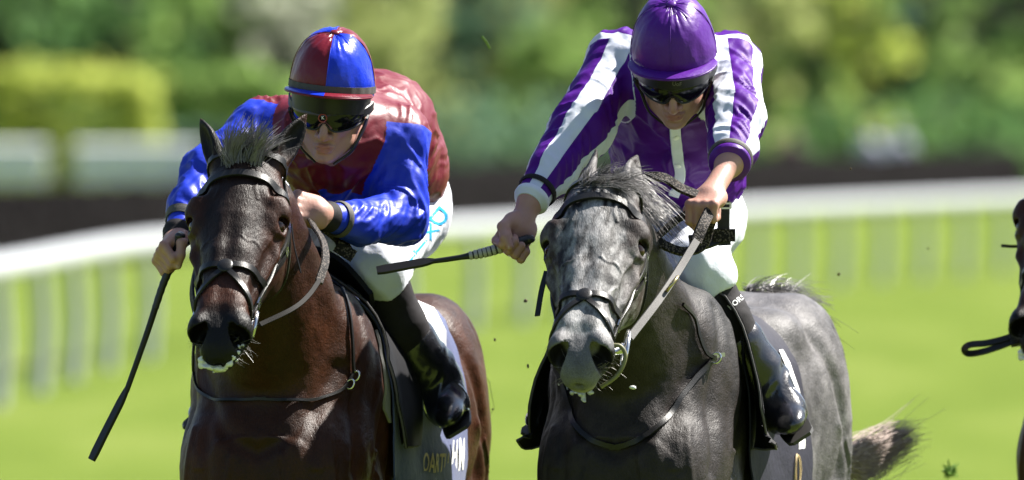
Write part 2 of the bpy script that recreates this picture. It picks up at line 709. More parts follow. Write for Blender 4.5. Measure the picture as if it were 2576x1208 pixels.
def build_horse(name, withers, poll, yaw, head_yaw, pitch, ears, coat_fn, mat, label, seed=0, veins=False, head_k=1.0, roll=0.0):
    """local frame: x = horse's left, y = towards the tail, z = up, origin on the ground under the withers"""
    O = Vector((withers[0], withers[1], 0))
    M = Matrix.Translation(O) @ Matrix.Rotation(-yaw, 4, 'Z')
    Mn = np.array(M)
    Mi = np.array(M.inverted())
    Hp = Mi[:3, :3] @ np.asarray(poll) + Mi[:3, 3]
    # head frame
    a = head_yaw - yaw
    fwd = np.array([-math.sin(a), -math.cos(a), 0])
    wx = np.array([math.cos(a), -math.sin(a), 0])
    up = np.array([0, 0, 1.0])
    U = fwd * math.cos(pitch) - up * math.sin(pitch)
    Vv = fwd * math.sin(pitch) + up * math.cos(pitch)
    if roll:
        wx, Vv = wx * math.cos(roll) + Vv * math.sin(roll), Vv * math.cos(roll) - wx * math.sin(roll)
    HF = np.stack([U, Vv, wx])

    def hp(u, v, w):
        return Hp + (U * u + Vv * v + wx * w) * head_k

    def h3(*r):
        return np.array(r) * head_k
    F = Field(np.arange(-0.40, 0.40, 0.0042),
              axis_steps([(-1.25, -0.30, 0.0034), (-0.30, 1.75, 0.0085)]),
              axis_steps([(-0.02, 1.08, 0.012), (1.08, 1.36, 0.0055), (1.36, 2.12, 0.0034)]))
    # trunk
    ys = [-.40, -.32, -.18, -.02, .18, .4, .6, .8, 1.0, 1.14, 1.25, 1.31]
    F.add(loft((0, 0, 0), (0, 1, 0), (0, 0, 1), (1, 0, 0), ys,
               [.11, .165, .19, .210, .228, .250, .262, .262, .255, .22, .15, .04],
               [1.24, 1.37, 1.53, 1.605, 1.585, 1.54, 1.525, 1.54, 1.565, 1.535, 1.45, 1.34],
               [1.03, .96, .91, .88, .86, .85, .86, .9, .97, 1.04, 1.1, 1.2],
               [1.16, 1.18, 1.2, 1.2, 1.2, 1.2, 1.2, 1.22, 1.25, 1.28, 1.28, 1.28], 2.25))
    top_n = hp(0.02, -0.125, 0)
    base_n = np.array([0, -0.02, 1.36])
    ax = nrm(base_n - top_n)
    Ln = np.linalg.norm(base_n - top_n)
    side = nrm(np.cross(ax, np.array([0, 0, 1.0])))
    side = side if side[0] > 0 else -side
    nv = nrm(np.cross(side, ax))
    nv = nv if nv[2] > 0 else -nv
    F.add(loft(top_n, ax, nv, side, [-.06, 0, Ln * .2, Ln * .45, Ln * .7, Ln, Ln * 1.2],
               [.06, .084, .106, .130, .155, .18, .15],
               [.10, .125, .145, .165, .18, .19, .15],
               [-.09, -.125, -.155, -.195, -.25, -.31, -.22],
               [.0, .0, .0, -.01, -.02, -.03, -.02], 2.0), 0.07)
    for s in (-1, 1):
        # neck muscle and jugular groove
        F.chain([top_n + side * s * .055 + nv * .03 + ax * .05, top_n + side * s * .085 + nv * .01 + ax * Ln * .5, base_n + side * s * .145 + nv * -.02],
                [.035, .045, .06], .05)
        # shoulder blade, upper arm, breast
        F.add(ell((s * .142, -.05, 1.36), (.065, .17, .22), np.array([[1, 0, 0], [0, .9, .43], [0, -.43, .9]])), .06)
        F.add(ell((s * .155, -.18, 1.16), (.07, .14, .13)), .06)
        F.add(ell((s * .095, -.33, 1.13), (.095, .08, .15)), .07)
        F.add(ell((s * .160, -.02, 1.02), (.07, .12, .14)), .05)
        # haunch
        F.add(ell((s * .165, .98, 1.30), (.115, .26, .25)), .08)
        F.add(ell((s * .175, 1.1, 1.1), (.095, .2, .26), np.array([[1, 0, 0], [0, .94, .34], [0, -.34, .94]])), .07)
        F.cut(rc((s * .305, .86, 1.38), (s * .30, 1.1, 1.02), .004, .012), .05)
        F.add(ell((s * .15, .72, 1.46), (.07, .09, .06)), .06)          # point of hip
        F.cut(rc((s * .275, 1.08, 1.33), (s * .262, 1.2, 1.0), .004, .006), .05)
    F.cut(rc((0, -.46, 1.22), (0, -.45, 1.0), .02, .02), .06)           # breast groove
    F.add(rc((0, 1.2, 1.45), (0, 1.31, 1.42), .05, .035), .05)          # dock
    # legs: a gallop stride
    legs = [([(.13, -.08, .98), (.125, -.40, .66), (.12, -.66, .34), (.12, -.76, .14), (.12, -.80, .07)], [.085, .052, .034, .034, .045]),
            ([(-.13, -.06, .98), (-.125, -.13, .56), (-.12, -.04, .20), (-.12, -.07, .1), (-.12, -.10, .045)], [.085, .05, .033, .036, .05]),
            ([(.16, .95, 1.0), (.14, .80, .88), (.13, 1.16, .56), (.12, .98, .2), (.12, .93, .1), (.12, .90, .045)], [.14, .11, .055, .036, .036, .05]),
            ([(-.16, 1.0, 1.0), (-.14, .88, .88), (-.13, 1.34, .62), (-.12, 1.42, .26), (-.12, 1.5, .17), (-.12, 1.52, .10)], [.14, .11, .055, .036, .036, .045])]
    for p, r in legs:
        F.chain(p, r, .03)
    # head
    F.add(loft(hp(0, 0, 0), U, Vv, wx, np.array([-.04, 0, .05, .10, .16, .22, .28, .34, .40, .46, .52, .56, .59, .612]) * head_k,
               np.array([.055, .082, .100, .107, .1075, .102, .091, .0785, .068, .060, .055, .050, .040, .018]) * head_k,
               np.array([-.02, .0, .014, .014, .010, .006, .002, -.003, -.006, -.009, -.014, -.024, -.040, -.062]) * head_k,
               np.array([-.10, -.14, -.19, -.235, -.262, -.262, -.235, -.195, -.162, -.137, -.122, -.117, -.110, -.09]) * head_k,
               np.array([-.06, -.06, -.06, -.06, -.065, -.07, -.075, -.07, -.062, -.06, -.06, -.065, -.07, -.075]) * head_k, 2.35), .035)
    hk = head_k
    for s in (-1, 1):
        # brow (orbit) and the hollow above the eye
        F.add(ell(hp(.150, -.034, s * .090), h3(.050, .028, .026), HF), .03 * hk)
        F.chain([hp(.112, -.014, s * .068), hp(.130, -.020, s * .094), hp(.148, -.034, s * .108), hp(.165, -.046, s * .111)], h3(.014, .015, .013, .010), .028 * hk)
        F.cut(ell(hp(.098, -.012, s * .088), h3(.024, .018, .014), HF), .022 * hk)
        # socket and lids round the eyeball
        ec = hp(.180, -.052, s * .0875)
        gz = nrm(Vv * .50 + wx * s * .86 - U * .08)
        ea = nrm(U * .93 - Vv * .30 + wx * s * .1)
        ea = nrm(ea - gz * (ea @ gz))
        eb = np.cross(gz, ea)
        eb = eb if eb @ Vv > 0 else -eb
        F.add(ell(ec, h3(.036, .032, .024), np.stack([ea, eb, gz])), .02 * hk)
        F.cut(ell(ec + gz * .027 * hk, h3(.0275, .0195, .014), np.stack([ea, eb, gz])), .008 * hk)
        for lo, hi_, rr in ((-10, 190, .0062), (170, 370, .0048)):
            P = [ec + (gz * (.0175 + .004 * abs(math.sin(R(t)))) + ea * .029 * math.cos(R(t)) + eb * .0205 * math.sin(R(t))) * hk for t in np.linspace(lo, hi_, 9)]
            F.chain(P, [rr * hk] * 9, .005 * hk)
        F.chain([ec + (gz * .012 + ea * .034 * math.cos(R(t)) + eb * .027 * math.sin(R(t))) * hk for t in np.linspace(30, 150, 6)], [.006 * hk] * 6, .010 * hk)
        # facial crest, cheek, jaw edge
        F.chain([hp(.20, -.075, s * .099), hp(.26, -.072, s * .094), hp(.335, -.075, s * .0775)], h3(.014, .012, .006), .022 * hk)
        F.add(ell(hp(.165, -.165, s * .068), h3(.105, .085, .036), HF), .03 * hk)
        F.cut(rc(hp(.27, -.045, s * .098), hp(.40, -.048, s * .075), .010 * hk, .012 * hk), .03 * hk)
        F.cut(rc(hp(.235, -.10, s * .105), hp(.31, -.125, s * .096), .006 * hk, .01 * hk), .03 * hk)
        # nasal bones
        F.chain([hp(.20, -.010, s * .024), hp(.30, -.016, s * .024), hp(.47, -.026, s * .018)], h3(.014, .015, .014), .03 * hk)
        # nostril: false nostril swelling, flared rim, opening
        F.add(ell(hp(.470, -.034, s * .036), h3(.055, .026, .024), HF), .025 * hk)
        F.add(ell(hp(.530, -.052, s * .049), h3(.046, .048, .031), HF), .016 * hk)
        F.cut(ell(hp(.492, -.028, s * .026), h3(.022, .010, .006), HF), .014 * hk)
        A = np.stack([nrm(U * .80 - Vv * .35 + wx * s * .45), nrm(Vv), nrm(wx)])
        A[1] = nrm(A[1] - A[0] * (A[1] @ A[0]))
        A[2] = np.cross(A[0], A[1])
        F.cut(ell(hp(.550, -.056, s * .0465), h3(.050, .043, .0255), A), .006 * hk)
        F.cut(ell(hp(.548, -.082, s * .042), h3(.036, .024, .017), A), .010 * hk)
        # lip corner
        for (p0, p1) in (((.604, -.109, 0), (.588, -.110, s * .034)), ((.588, -.110, s * .034), (.50, -.102, s * .057))):
            F.cut(rc(hp(*p0), hp(*p1), .0035, .0035), .008)
        F.add(ell(hp(.535, -.094, s * .037), h3(.032, .020, .018), HF), .016 * hk)
        # ear
        e = ears[0 if s < 0 else 1]
        b0 = hp(*e['base'])
        ed = nrm(e['dir'])
        on = np.array(e['open'], float)
        on = nrm(on - ed * (on @ ed))
        ew = np.cross(ed, on)
        Le = e.get('len', .165)
        F.add(loft(b0, ed, on, ew, np.array([-.03, 0, .25, .5, .75, .92, 1.0]) * Le,
                   [.018, .024, .031, .031, .022, .010, .003], [.016, .018, .019, .016, .010, .005, .002],
                   [-.02, -.022, -.022, -.018, -.011, -.006, -.002], [0] * 7, 2.0), .018)
        F.cut(ell(b0 + ed * Le * .56 + on * .020, (Le * .40, .0215, .023), np.stack([ed, on, ew])), .005)
    F.add(ell(hp(.12, -.028, 0), h3(.11, .045, .055), HF), .04 * hk)
    F.add(ell(hp(.572, -.080, 0), h3(.034, .030, .043), HF), .02 * hk)          # upper lip
    F.add(ell(hp(.592, -.092, 0), h3(.018, .024, .034), HF), .014 * hk)
    F.cut(rc(hp(.525, -.050, 0), hp(.60, -.085, 0), .004, .006), .03 * hk)
    F.add(ell(hp(.558, -.122, 0), h3(.034, .022, .036), HF), .014 * hk)         # chin
    F.add(rc(hp(.03, -.04, 0), hp(-.03, -.07, 0), .04 * hk, .045 * hk), .05)
    V, Q = F.mesh(1)
    del F
    N = vnormals(V, Q)
    # head coordinates of every vertex
    hq = (V - Hp) @ HF.T / head_k
    tn = (V - top_n) @ ax
    head_m = np.clip((0.10 - tn) / 0.08, 0, 1) * (np.linalg.norm(V - hp(.28, -.08, 0), axis=1) < .42)
    V = V + N * (fbm(V * 9, 3 + seed) * .004 * (1 - head_m) + fbm(V * 24, 5 + seed) * .0018 + fbm(V * np.array([60, 26, 40]), 6 + seed) * .0007)[:, None]
    # muscle grooves on the shoulder, breast and quarters
    def groove(P2, pts, wid, dep, mask):
        out = np.zeros(len(P2))
        for sg in (-1, 1) if pts[0][0] != 'm' else (1,):
            C_ = crom(np.array([(q[0], q[1]) for q in pts], float), 5)
            for a_, b_ in zip(C_[:-1], C_[1:]):
                ab = b_ - a_
                t = np.clip(((P2 - a_) @ ab) / (ab @ ab), 0, 1)
                dd = np.linalg.norm(P2 - a_ - t[:, None] * ab, axis=1)
                out = np.maximum(out, np.exp(-(dd / wid) ** 2))
            break
        return out * dep * mask
    yz = V[:, 1:3]
    axz = np.stack([np.abs(V[:, 0]), V[:, 2]], 1)
    side_m = sst(np.abs(N[:, 0]), .25, .6) * (1 - head_m)
    front_m = sst(-N[:, 1], .15, .5) * (1 - head_m) * (V[:, 1] < .1)
    dsp = np.zeros(len(V))
    for pts, wid, dep in (([(-.10, 1.54), (-.20, 1.36), (-.29, 1.16)], .022, -.010), ([(.03, 1.42), (-.02, 1.24), (-.18, 1.08)], .020, -.009),
                          ([(.13, 1.36), (.10, 1.16), (.02, 1.0)], .022, -.008), ([(-.03, 1.50), (-.08, 1.34), (-.15, 1.2)], .016, .006),
                          ([(.80, 1.46), (.93, 1.28), (.95, 1.08)], .026, -.011), ([(1.02, 1.48), (1.10, 1.30), (1.12, 1.06)], .022, -.009),
                          ([(1.17, 1.40), (1.20, 1.22), (1.18, 1.04)], .018, -.008), ([(.88, 1.24), (.98, 1.16), (1.02, 1.02)], .016, .007),
                          ([(-.12, 1.20), (-.05, 1.12), (.05, 1.05)], .0065, .005), ([(-.12, 1.20), (-.16, 1.10), (-.14, 1.0)], .0065, .005),
                          ([(1.00, 1.20), (1.08, 1.12), (1.10, 1.0)], .0065, .005)):
        dsp += groove(yz, pts, wid, dep, side_m)
    for pts, wid, dep in (([(.0, 1.20), (.09, 1.26), (.165, 1.40)], .020, -.010), ([(.135, 1.30), (.125, 1.14), (.135, .98)], .020, -.010),
                          ([(.06, 1.20), (.075, 1.08), (.06, .96)], .0065, .0045), ([(.165, 1.26), (.18, 1.12), (.175, .98)], .0065, .0045)):
        dsp += groove(axz, pts, wid, dep, front_m)
    V = V + N * dsp[:, None]
    # veins stand out on the face: station u and angle round the head
    ang = np.degrees(np.arctan2(hq[:, 2], hq[:, 1] + .075)) * .0016
    q2 = np.stack([hq[:, 0], ang], 1)
    lift = np.zeros(len(V))
    for pts, rr in VEINS:
        for sg in (-1, 1):
            P = crom(np.array([(u_, a_ * .0016 * sg) for u_, a_ in pts]), 5)
            for a_, b_ in zip(P[:-1], P[1:]):
                ab = b_ - a_
                t = np.clip(((q2 - a_) @ ab) / (ab @ ab), 0, 1)
                dd = np.linalg.norm(q2 - a_ - t[:, None] * ab, axis=1)
                lift = np.maximum(lift, np.exp(-(dd / rr) ** 2))
    V = V + N * (lift * (.0032 if veins else .0016) * head_m)[:, None]
    o = put(name, V, Q, mat, world=False)
    setmat(o, M)
    o.location = M.translation
    o.rotation_euler = (0, 0, -yaw)
    tag(o, label, 'horse', 'racehorses at full gallop')
    hair = np.where(head_m[:, None] > .5, np.stack([hq[:, 2] * 460, hq[:, 1] * 460, hq[:, 0] * 110], 1),
                    np.stack([V[:, 0] * 420, V[:, 1] * 110, V[:, 2] * 200], 1))
    fattr(o.data, 'hair', hair, 'FLOAT_VECTOR')
    fattr(o.data, 'coat', coat_fn(V, N, hq, head_m, tn / Ln), 'FLOAT_COLOR')
    Vw = V @ Mn[:3, :3].T + Mn[:3, 3]
    bvh = BVHTree.FromPolygons(Vw.tolist(), Q.tolist())
    H = dict(o=o, M=Mn, Mi=Mi, bvh=bvh, Vw=Vw, yaw=yaw, seed=seed)

    def wd(p):
        return Mn[:3, :3] @ np.asarray(p, float) + Mn[:3, 3]

    def wv(v):
        return Mn[:3, :3] @ np.asarray(v, float)
    H['wd'], H['wv'] = wd, wv
    H['hp'] = lambda u, v, w: wd(hp(u, v, w))
    H['U'], H['V'], H['W'] = wv(U), wv(Vv), wv(wx)
    H['hk'] = head_k

    def hs(u, ang, off=0.003, vc=-.075):
        """a point on the head's surface at station u and angle (deg, 0 = face front, + = horse's left)"""
        c = hp(u, vc, 0)
        d = Vv * math.cos(R(ang)) + wx * math.sin(R(ang))
        c, d = wd(c), wv(d)
        hit = bvh.ray_cast(Vector(c), Vector(d), .4)
        if hit[0] is None:
            return c + d * .1, d
        p, n = np.array(hit[0]), np.array(hit[1])
        n = n if n @ d > 0 else -n
        return p + n * off, n
    H['hs'] = hs

    def flank(y, ang, off=0.01, zc=1.22):
        c = wd((0, y, zc))
        d = wv((math.sin(R(ang)), 0, math.cos(R(ang))))
        p = None
        start = Vector(c)
        hit = bvh.ray_cast(start, Vector(d), .8)
        if hit[0] is None:
            return c + d * .3, d
        p, n = np.array(hit[0]), np.array(hit[1])
        n = n if n @ d > 0 else -n
        return p + n * off, n
    H['flank'] = flank

    def cast(px, py, off=0.004):
        """surface point seen through a photo pixel"""
        d = ray(px, py)
        hit = bvh.ray_cast(Vector(CAM), Vector(d), 60)
        if hit[0] is None:
            return None, None
        p, n = np.array(hit[0]), np.array(hit[1])
        n = n if n @ d < 0 else -n
        return p + n * off, n
    H['cast'] = cast
    # eyes
    for s in (-1, 1):
        mb = MB().ball(H['hp'](.1795, -.0485, s * .0935), .0262 * head_k, nu=20, nv=14)
        mb.build('eye', M_eye, o)
    return H


M_eye, _nt, _b = mat_new('horse_eye')
_b.inputs['Base Color'].default_value = (.018, .008, .004, 1)
_b.inputs['Roughness'].default_value = .12
_b.inputs['Coat Weight'].default_value = .1
_b.inputs['Specular IOR Level'].default_value = .35
_b.inputs['Coat Roughness'].default_value = .05


def lerp(a, b, t):
    t = np.asarray(t)[:, None]
    return np.asarray(a) * (1 - t) + np.asarray(b) * t


def sst(x, a, b):
    t = np.clip((x - a) / (b - a), 0, 1)
    return t * t * (3 - 2 * t)


def coat_bay(V, N, hq, hm, tn):
    n = len(V)
    C = np.tile(np.array([.082, .0255, .0092]), (n, 1))
    f1 = fbm(V * 5, 11) * .5 + .5
    C = lerp(C, C * .55, sst(f1, .35, .7))
    # darker back, breast and legs
    C = lerp(C, np.tile([.020, .009, .006], (n, 1)), sst(V[:, 2], 1.47, 1.6) * .5 * (1 - hm))
    C = lerp(C, np.tile([.012, .007, .005], (n, 1)), sst(-V[:, 2], -.75, -.6))
    # head: dark face, brown brow and cheek, black muzzle
    fb = fbm(hq * 14, 21)
    face = np.tile([.0200, .0085, .0052], (n, 1))
    brown = np.tile([.070, .0195, .0070], (n, 1))
    hd = lerp(face, brown, np.clip(sst(np.abs(hq[:, 2]), .055, .10) * .8 + fb * .25, 0, 1))
    hd = lerp(hd, brown * 1.15, sst(hq[:, 0], .36, .44) * (1 - sst(hq[:, 0], .47, .51)) * .85)
    hd = hd * (1 + .40 * fbm(hq * np.array([30, 85, 85]), 23, 3) + .25 * fbm(hq * 45, 24, 2))[:, None]
    C = C * (1 + .30 * fbm(V * np.array([70, 24, 50]), 25, 3) + .25 * fbm(V * 17, 26, 3))[:, None]
    hd = lerp(hd, np.tile([.0085, .0075, .0075], (n, 1)), sst(hq[:, 0] + fb * .02, .49, .525))
    hd = lerp(hd, np.tile([.009, .006, .005], (n, 1)), sst(-hq[:, 0], .005, .06))
    return lerp(C, hd, hm) * .50


def coat_grey(V, N, hq, hm, tn):
    n = len(V)
    f1 = fbm(V * 7, 31, 4)
    f2 = fbm(V * 30, 37, 3)
    base = np.tile([.016, .015, .0155], (n, 1))
    C = lerp(base, np.tile([.062, .059, .060], (n, 1)), np.clip(.5 + f1 * .6 + f2 * .35, 0, 1))
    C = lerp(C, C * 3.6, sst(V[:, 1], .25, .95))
    # dark brownish neck and breast
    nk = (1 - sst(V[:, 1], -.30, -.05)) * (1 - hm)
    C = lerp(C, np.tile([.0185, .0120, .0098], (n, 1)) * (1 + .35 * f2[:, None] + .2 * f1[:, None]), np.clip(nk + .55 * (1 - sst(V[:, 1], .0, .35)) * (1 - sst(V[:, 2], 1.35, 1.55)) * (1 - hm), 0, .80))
    C = lerp(C, np.tile([.035, .032, .033], (n, 1)), sst(-V[:, 2], -.75, -.6))
    C = C * (1 + .40 * fbm(V * np.array([80, 26, 55]), 45, 3) + .18 * fbm(V * 22, 46, 3))[:, None]
    # head
    g1 = fbm(hq * np.array([7, 17, 17]), 41, 4)
    g2 = fbm(hq * np.array([22, 40, 40]), 43, 3)
    g3 = fbm(hq * np.array([34, 95, 95]), 47, 3)
    mid_ = np.exp(-(hq[:, 2] / .022) ** 2) * sst(hq[:, 0], .06, .12)
    t = np.clip(.38 + g1 * 1.15 + g2 * .75 + g3 * 1.05 + .35 * mid_, 0, 1)
    hd = lerp(np.tile([.014, .013, .014], (n, 1)), np.tile([.31, .305, .306], (n, 1)), t)
    hd = lerp(hd, np.tile([.062, .036, .028], (n, 1)), np.clip(sst(np.abs(hq[:, 2]), .06, .10) * .55 + g1 * .3, 0, 1) * (1 - sst(hq[:, 0], .30, .40)))
    hd = lerp(hd, np.tile([.46, .45, .445], (n, 1)), sst(hq[:, 0] + g1 * .06, .36, .46) * np.clip(.70 + g2 * .9 + g1 * .4 + g3 * .6, 0, 1) * (1 - sst(hq[:, 0], .50, .535)))
    hd = lerp(hd, np.tile([.150, .148, .154], (n, 1)) * (1 + .4 * g2[:, None]), sst(hq[:, 0] + g2 * .012, .505, .535))
    hd = lerp(hd, np.tile([.30, .28, .27], (n, 1)), sst(-hq[:, 1] + g2 * .015, .098, .118) * sst(hq[:, 0], .50, .54))
    hd = lerp(hd, np.tile([.13, .12, .118], (n, 1)), sst(-hq[:, 0], .01, .05) * .8)
    # black rims and insides of the nostrils
    for s in (-1, 1):
        r = np.linalg.norm(hq - np.array([.545, -.064, s * .052]), axis=1)
        hd = lerp(hd, np.tile([.018, .017, .018], (n, 1)), (1 - sst(r, .034, .044)) * hm)
        r = np.linalg.norm((hq - np.array([.18, -.052, s * .106])) * [1, 1.3, 1], axis=1)
        hd = lerp(hd, np.tile([.030, .026, .026], (n, 1)), (1 - sst(r, .022, .038)) * hm)
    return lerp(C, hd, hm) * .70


M_bay = coat_material('bay_coat', .44, .40, .17, .50)
M_bay2 = M_bay
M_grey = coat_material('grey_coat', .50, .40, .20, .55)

# withers and poll are places in the world; both horses swing their quarters to the right of the view
w_b = W(1288 + (-.528) / (TAN_PX * 30.61), 400, .61)
w_g = W(1288 + (.330) / (TAN_PX * 30.61), 400, .61)
ears_b = [dict(base=(-.005, -.035, -.064), dir=(-.40, .42, .80), open=(-.75, -.6, .1), len=.150),
          dict(base=(-.005, -.035, .066), dir=(.42, .42, .80), open=(.65, -.7, .1), len=.165)]
ears_g = [dict(base=(.0, -.040, -.058), dir=(.06, .80, .58), open=(-.8, -.6, .2), len=.195),
          dict(base=(.0, -.040, .064), dir=(-.06, .84, .55), open=(.8, -.6, .2), len=.185)]
HB = build_horse('racehorse', w_b, W(613, 406, 0), R(10.5), R(8.5), R(45), ears_b, coat_bay, M_bay,
                 'dark bay racehorse galloping on the left with pricked ears and a spiky forelock', 1, head_k=.955)
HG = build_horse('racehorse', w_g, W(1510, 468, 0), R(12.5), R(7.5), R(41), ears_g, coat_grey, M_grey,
                 'dappled grey racehorse galloping in the middle with a pale nose', 2, veins=True, head_k=.985)
# ------------------------------------------------------------------ jockeys
def satin_material(name, cols, kind, rough=.33, spec=.32):
    """silks; cols: body, sleeve, second colour. 'stripe' draws lengthwise sleeve stripes, 'plain' two-colour"""
    m, nt, b = mat_new(name)
    reg = N_(nt, 'ShaderNodeAttribute', attribute_name='reg')
    arm = N_(nt, 'ShaderNodeAttribute', attribute_name='arm')       # cos, sin, metres along the sleeve
    sep = N_(nt, 'ShaderNodeSeparateXYZ')
    nt.links.new(arm.outputs['Vector'], sep.inputs[0])
    isarm = mth(nt, 'GREATER_THAN', reg.outputs['Fac'], 0.0)
    if kind == 'stripe':
        ang = mth(nt, 'ARCTAN2', sep.outputs[1], sep.outputs[0])
        fr = mth(nt, 'FRACT', mth(nt, 'MULTIPLY_ADD', ang, 4 / (2 * math.pi), 10.15))
        st = mth(nt, 'LESS_THAN', fr, 0.47)
        slv = mixc(nt, st, cols[0], cols[1])
        edge = mth(nt, 'LESS_THAN', mth(nt, 'ABSOLUTE', mth(nt, 'SUBTRACT', reg.outputs['Fac'], -0.006)), 0.011)
        c = mixc(nt, isarm, cols[0], slv)
        c = mixc(nt, edge, c, cols[1])
    else:
        hem = N_(nt, 'ShaderNodeAttribute', attribute_name='hem')
        body = mixc(nt, mth(nt, 'GREATER_THAN', hem.outputs['Fac'], 0.0), cols[0], cols[1])
        c = mixc(nt, isarm, body, cols[1])
    tc = N_(nt, 'ShaderNodeTexCoord')
    n = noise_node(nt, 9, 3, tc.outputs['Object'])
    c = mixc(nt, mth(nt, 'MULTIPLY', n.outputs[0], .25), c, mixc(nt, 1.0, c, (.6, .6, .65), 'MULTIPLY'))
    nt.links.new(c, b.inputs['Base Color'])
    b.inputs['Roughness'].default_value = rough
    b.inputs['Specular IOR Level'].default_value = spec
    b.inputs['Sheen Weight'].default_value = 0
    w = N_(nt, 'ShaderNodeTexNoise')
    w.inputs['Scale'].default_value = 34
    w.inputs['Detail'].default_value = 4
    w.inputs['Distortion'].default_value = .4
    nt.links.new(tc.outputs['Object'], w.inputs['Vector'])
    bump(nt, b, w.outputs[0], .28, .006)
    return m


def skin_material():
    m, nt, b = mat_new('skin')
    tint = N_(nt, 'ShaderNodeAttribute', attribute_name='tint')
    tc = N_(nt, 'ShaderNodeTexCoord')
    n = noise_node(nt, 40, 4, tc.outputs['Object'])
    c = mixc(nt, mth(nt, 'MULTIPLY', n.outputs[0], .8), (.40, .225, .175), (.32, .155, .118))
    c = mixc(nt, tint.outputs['Fac'], c, (.30, .10, .085))
    nt.links.new(c, b.inputs['Base Color'])
    b.inputs['Roughness'].default_value = .5
    b.inputs['Subsurface Weight'].default_value = .12
    b.inputs['Subsurface Radius'].default_value = (.012, .005, .003)
    b.inputs['Subsurface Scale'].default_value = .6
    n2 = noise_node(nt, 170, 4, tc.outputs['Object'])
    bump(nt, b, n2.outputs[0], .3, .002)
    return m


M_skin = skin_material()
M_white_cloth = simple('white_breeches', (.60, .625, .69), .62, var=.03, scale=12, bmp=.35, bscale=38, sheen=.1, bdist=.006)  # white cloth; blue of skylit shade is tinted into its colour
M_black_cloth = simple('black_knit', (.012, .010, .012), .75, var=.3, scale=300, bmp=.3, bscale=900, spec=.25)
M_boot = simple('polished_boot_leather', (.012, .012, .015), .24, var=.4, scale=30, bmp=.25, bscale=160, spec=.6, coat=.35, bdist=.004)
M_sole = simple('boot_sole', (.03, .028, .026), .55, var=.3, scale=60)
M_leather = simple('black_leather', (.0085, .008, .008), .38, var=.3, scale=90, bmp=.25, bscale=420, spec=.32)
M_shell = simple('black_shell', (.010, .010, .011), .45, var=.2, scale=60, spec=.4)
M_elastic = simple('grey_elastic', (.055, .051, .044), .7, var=.25, scale=200, bmp=.3, bscale=700)
M_lens, _nt, _b = mat_new('dark_lens')
_b.inputs['Base Color'].default_value = (.004, .004, .006, 1)
_b.inputs['Roughness'].default_value = .12
_b.inputs['Specular IOR Level'].default_value = .3
_b.inputs['Coat Weight'].default_value = .1
_b.inputs['Coat Roughness'].default_value = .04
M_print_white = simple('white_print', (.78, .78, .78), .5, var=.05, scale=50)
M_print_red = simple('red_print', (.24, .03, .02), .5, var=.1, scale=50)
M_print_grey = simple('grey_print', (.13, .125, .12), .5, var=.1, scale=50)
M_print_blue = simple('blue_print', (.01, .33, .62), .5, var=.2, scale=40)
M_print_gold = simple('gold_print', (.45, .33, .18), .45, var=.15, scale=50)
C_RED, C_BLUE, C_PURPLE, C_WHITE = (.125, .006, .015), (.008, .030, .44), (.066, .0055, .185), (.59, .615, .69)  # white carries a blue tint standing in for skylit shade
M_silk_rb = satin_material('claret_and_blue_silk', (C_RED, C_BLUE), 'plain', .46)
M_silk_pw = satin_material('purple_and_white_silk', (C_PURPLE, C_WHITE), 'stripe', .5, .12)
M_silk_lb = satin_material('pale_blue_silk', ((.25, .45, .75), (.7, .75, .85)), 'plain', .4)


def plain_satin(name, col, rough):
    m = simple(name, col, rough, var=.15, scale=14, bmp=.35, bscale=26, spec=.28, bdist=.008)
    return m


M_sat_red, M_sat_blue, M_sat_purple = plain_satin('claret_satin', C_RED, .34), plain_satin('blue_satin', C_BLUE, .27), plain_satin('purple_satin', C_PURPLE, .42)
M_sat_lb = plain_satin('pale_blue_satin', (.25, .45, .75), .4)


def head_frame(c, pitch, yaw, roll=0.0):
    f = np.array([-math.sin(yaw) * math.cos(pitch), -math.cos(yaw) * math.cos(pitch), -math.sin(pitch)])
    l = np.array([math.cos(yaw), -math.sin(yaw), 0.0])
    u = np.cross(f, l)
    u = u if u[2] > 0 else -u
    l, u = l * math.cos(roll) + u * math.sin(roll), u * math.cos(roll) - l * math.sin(roll)
    return np.asarray(c, float), np.stack([f, l, u])


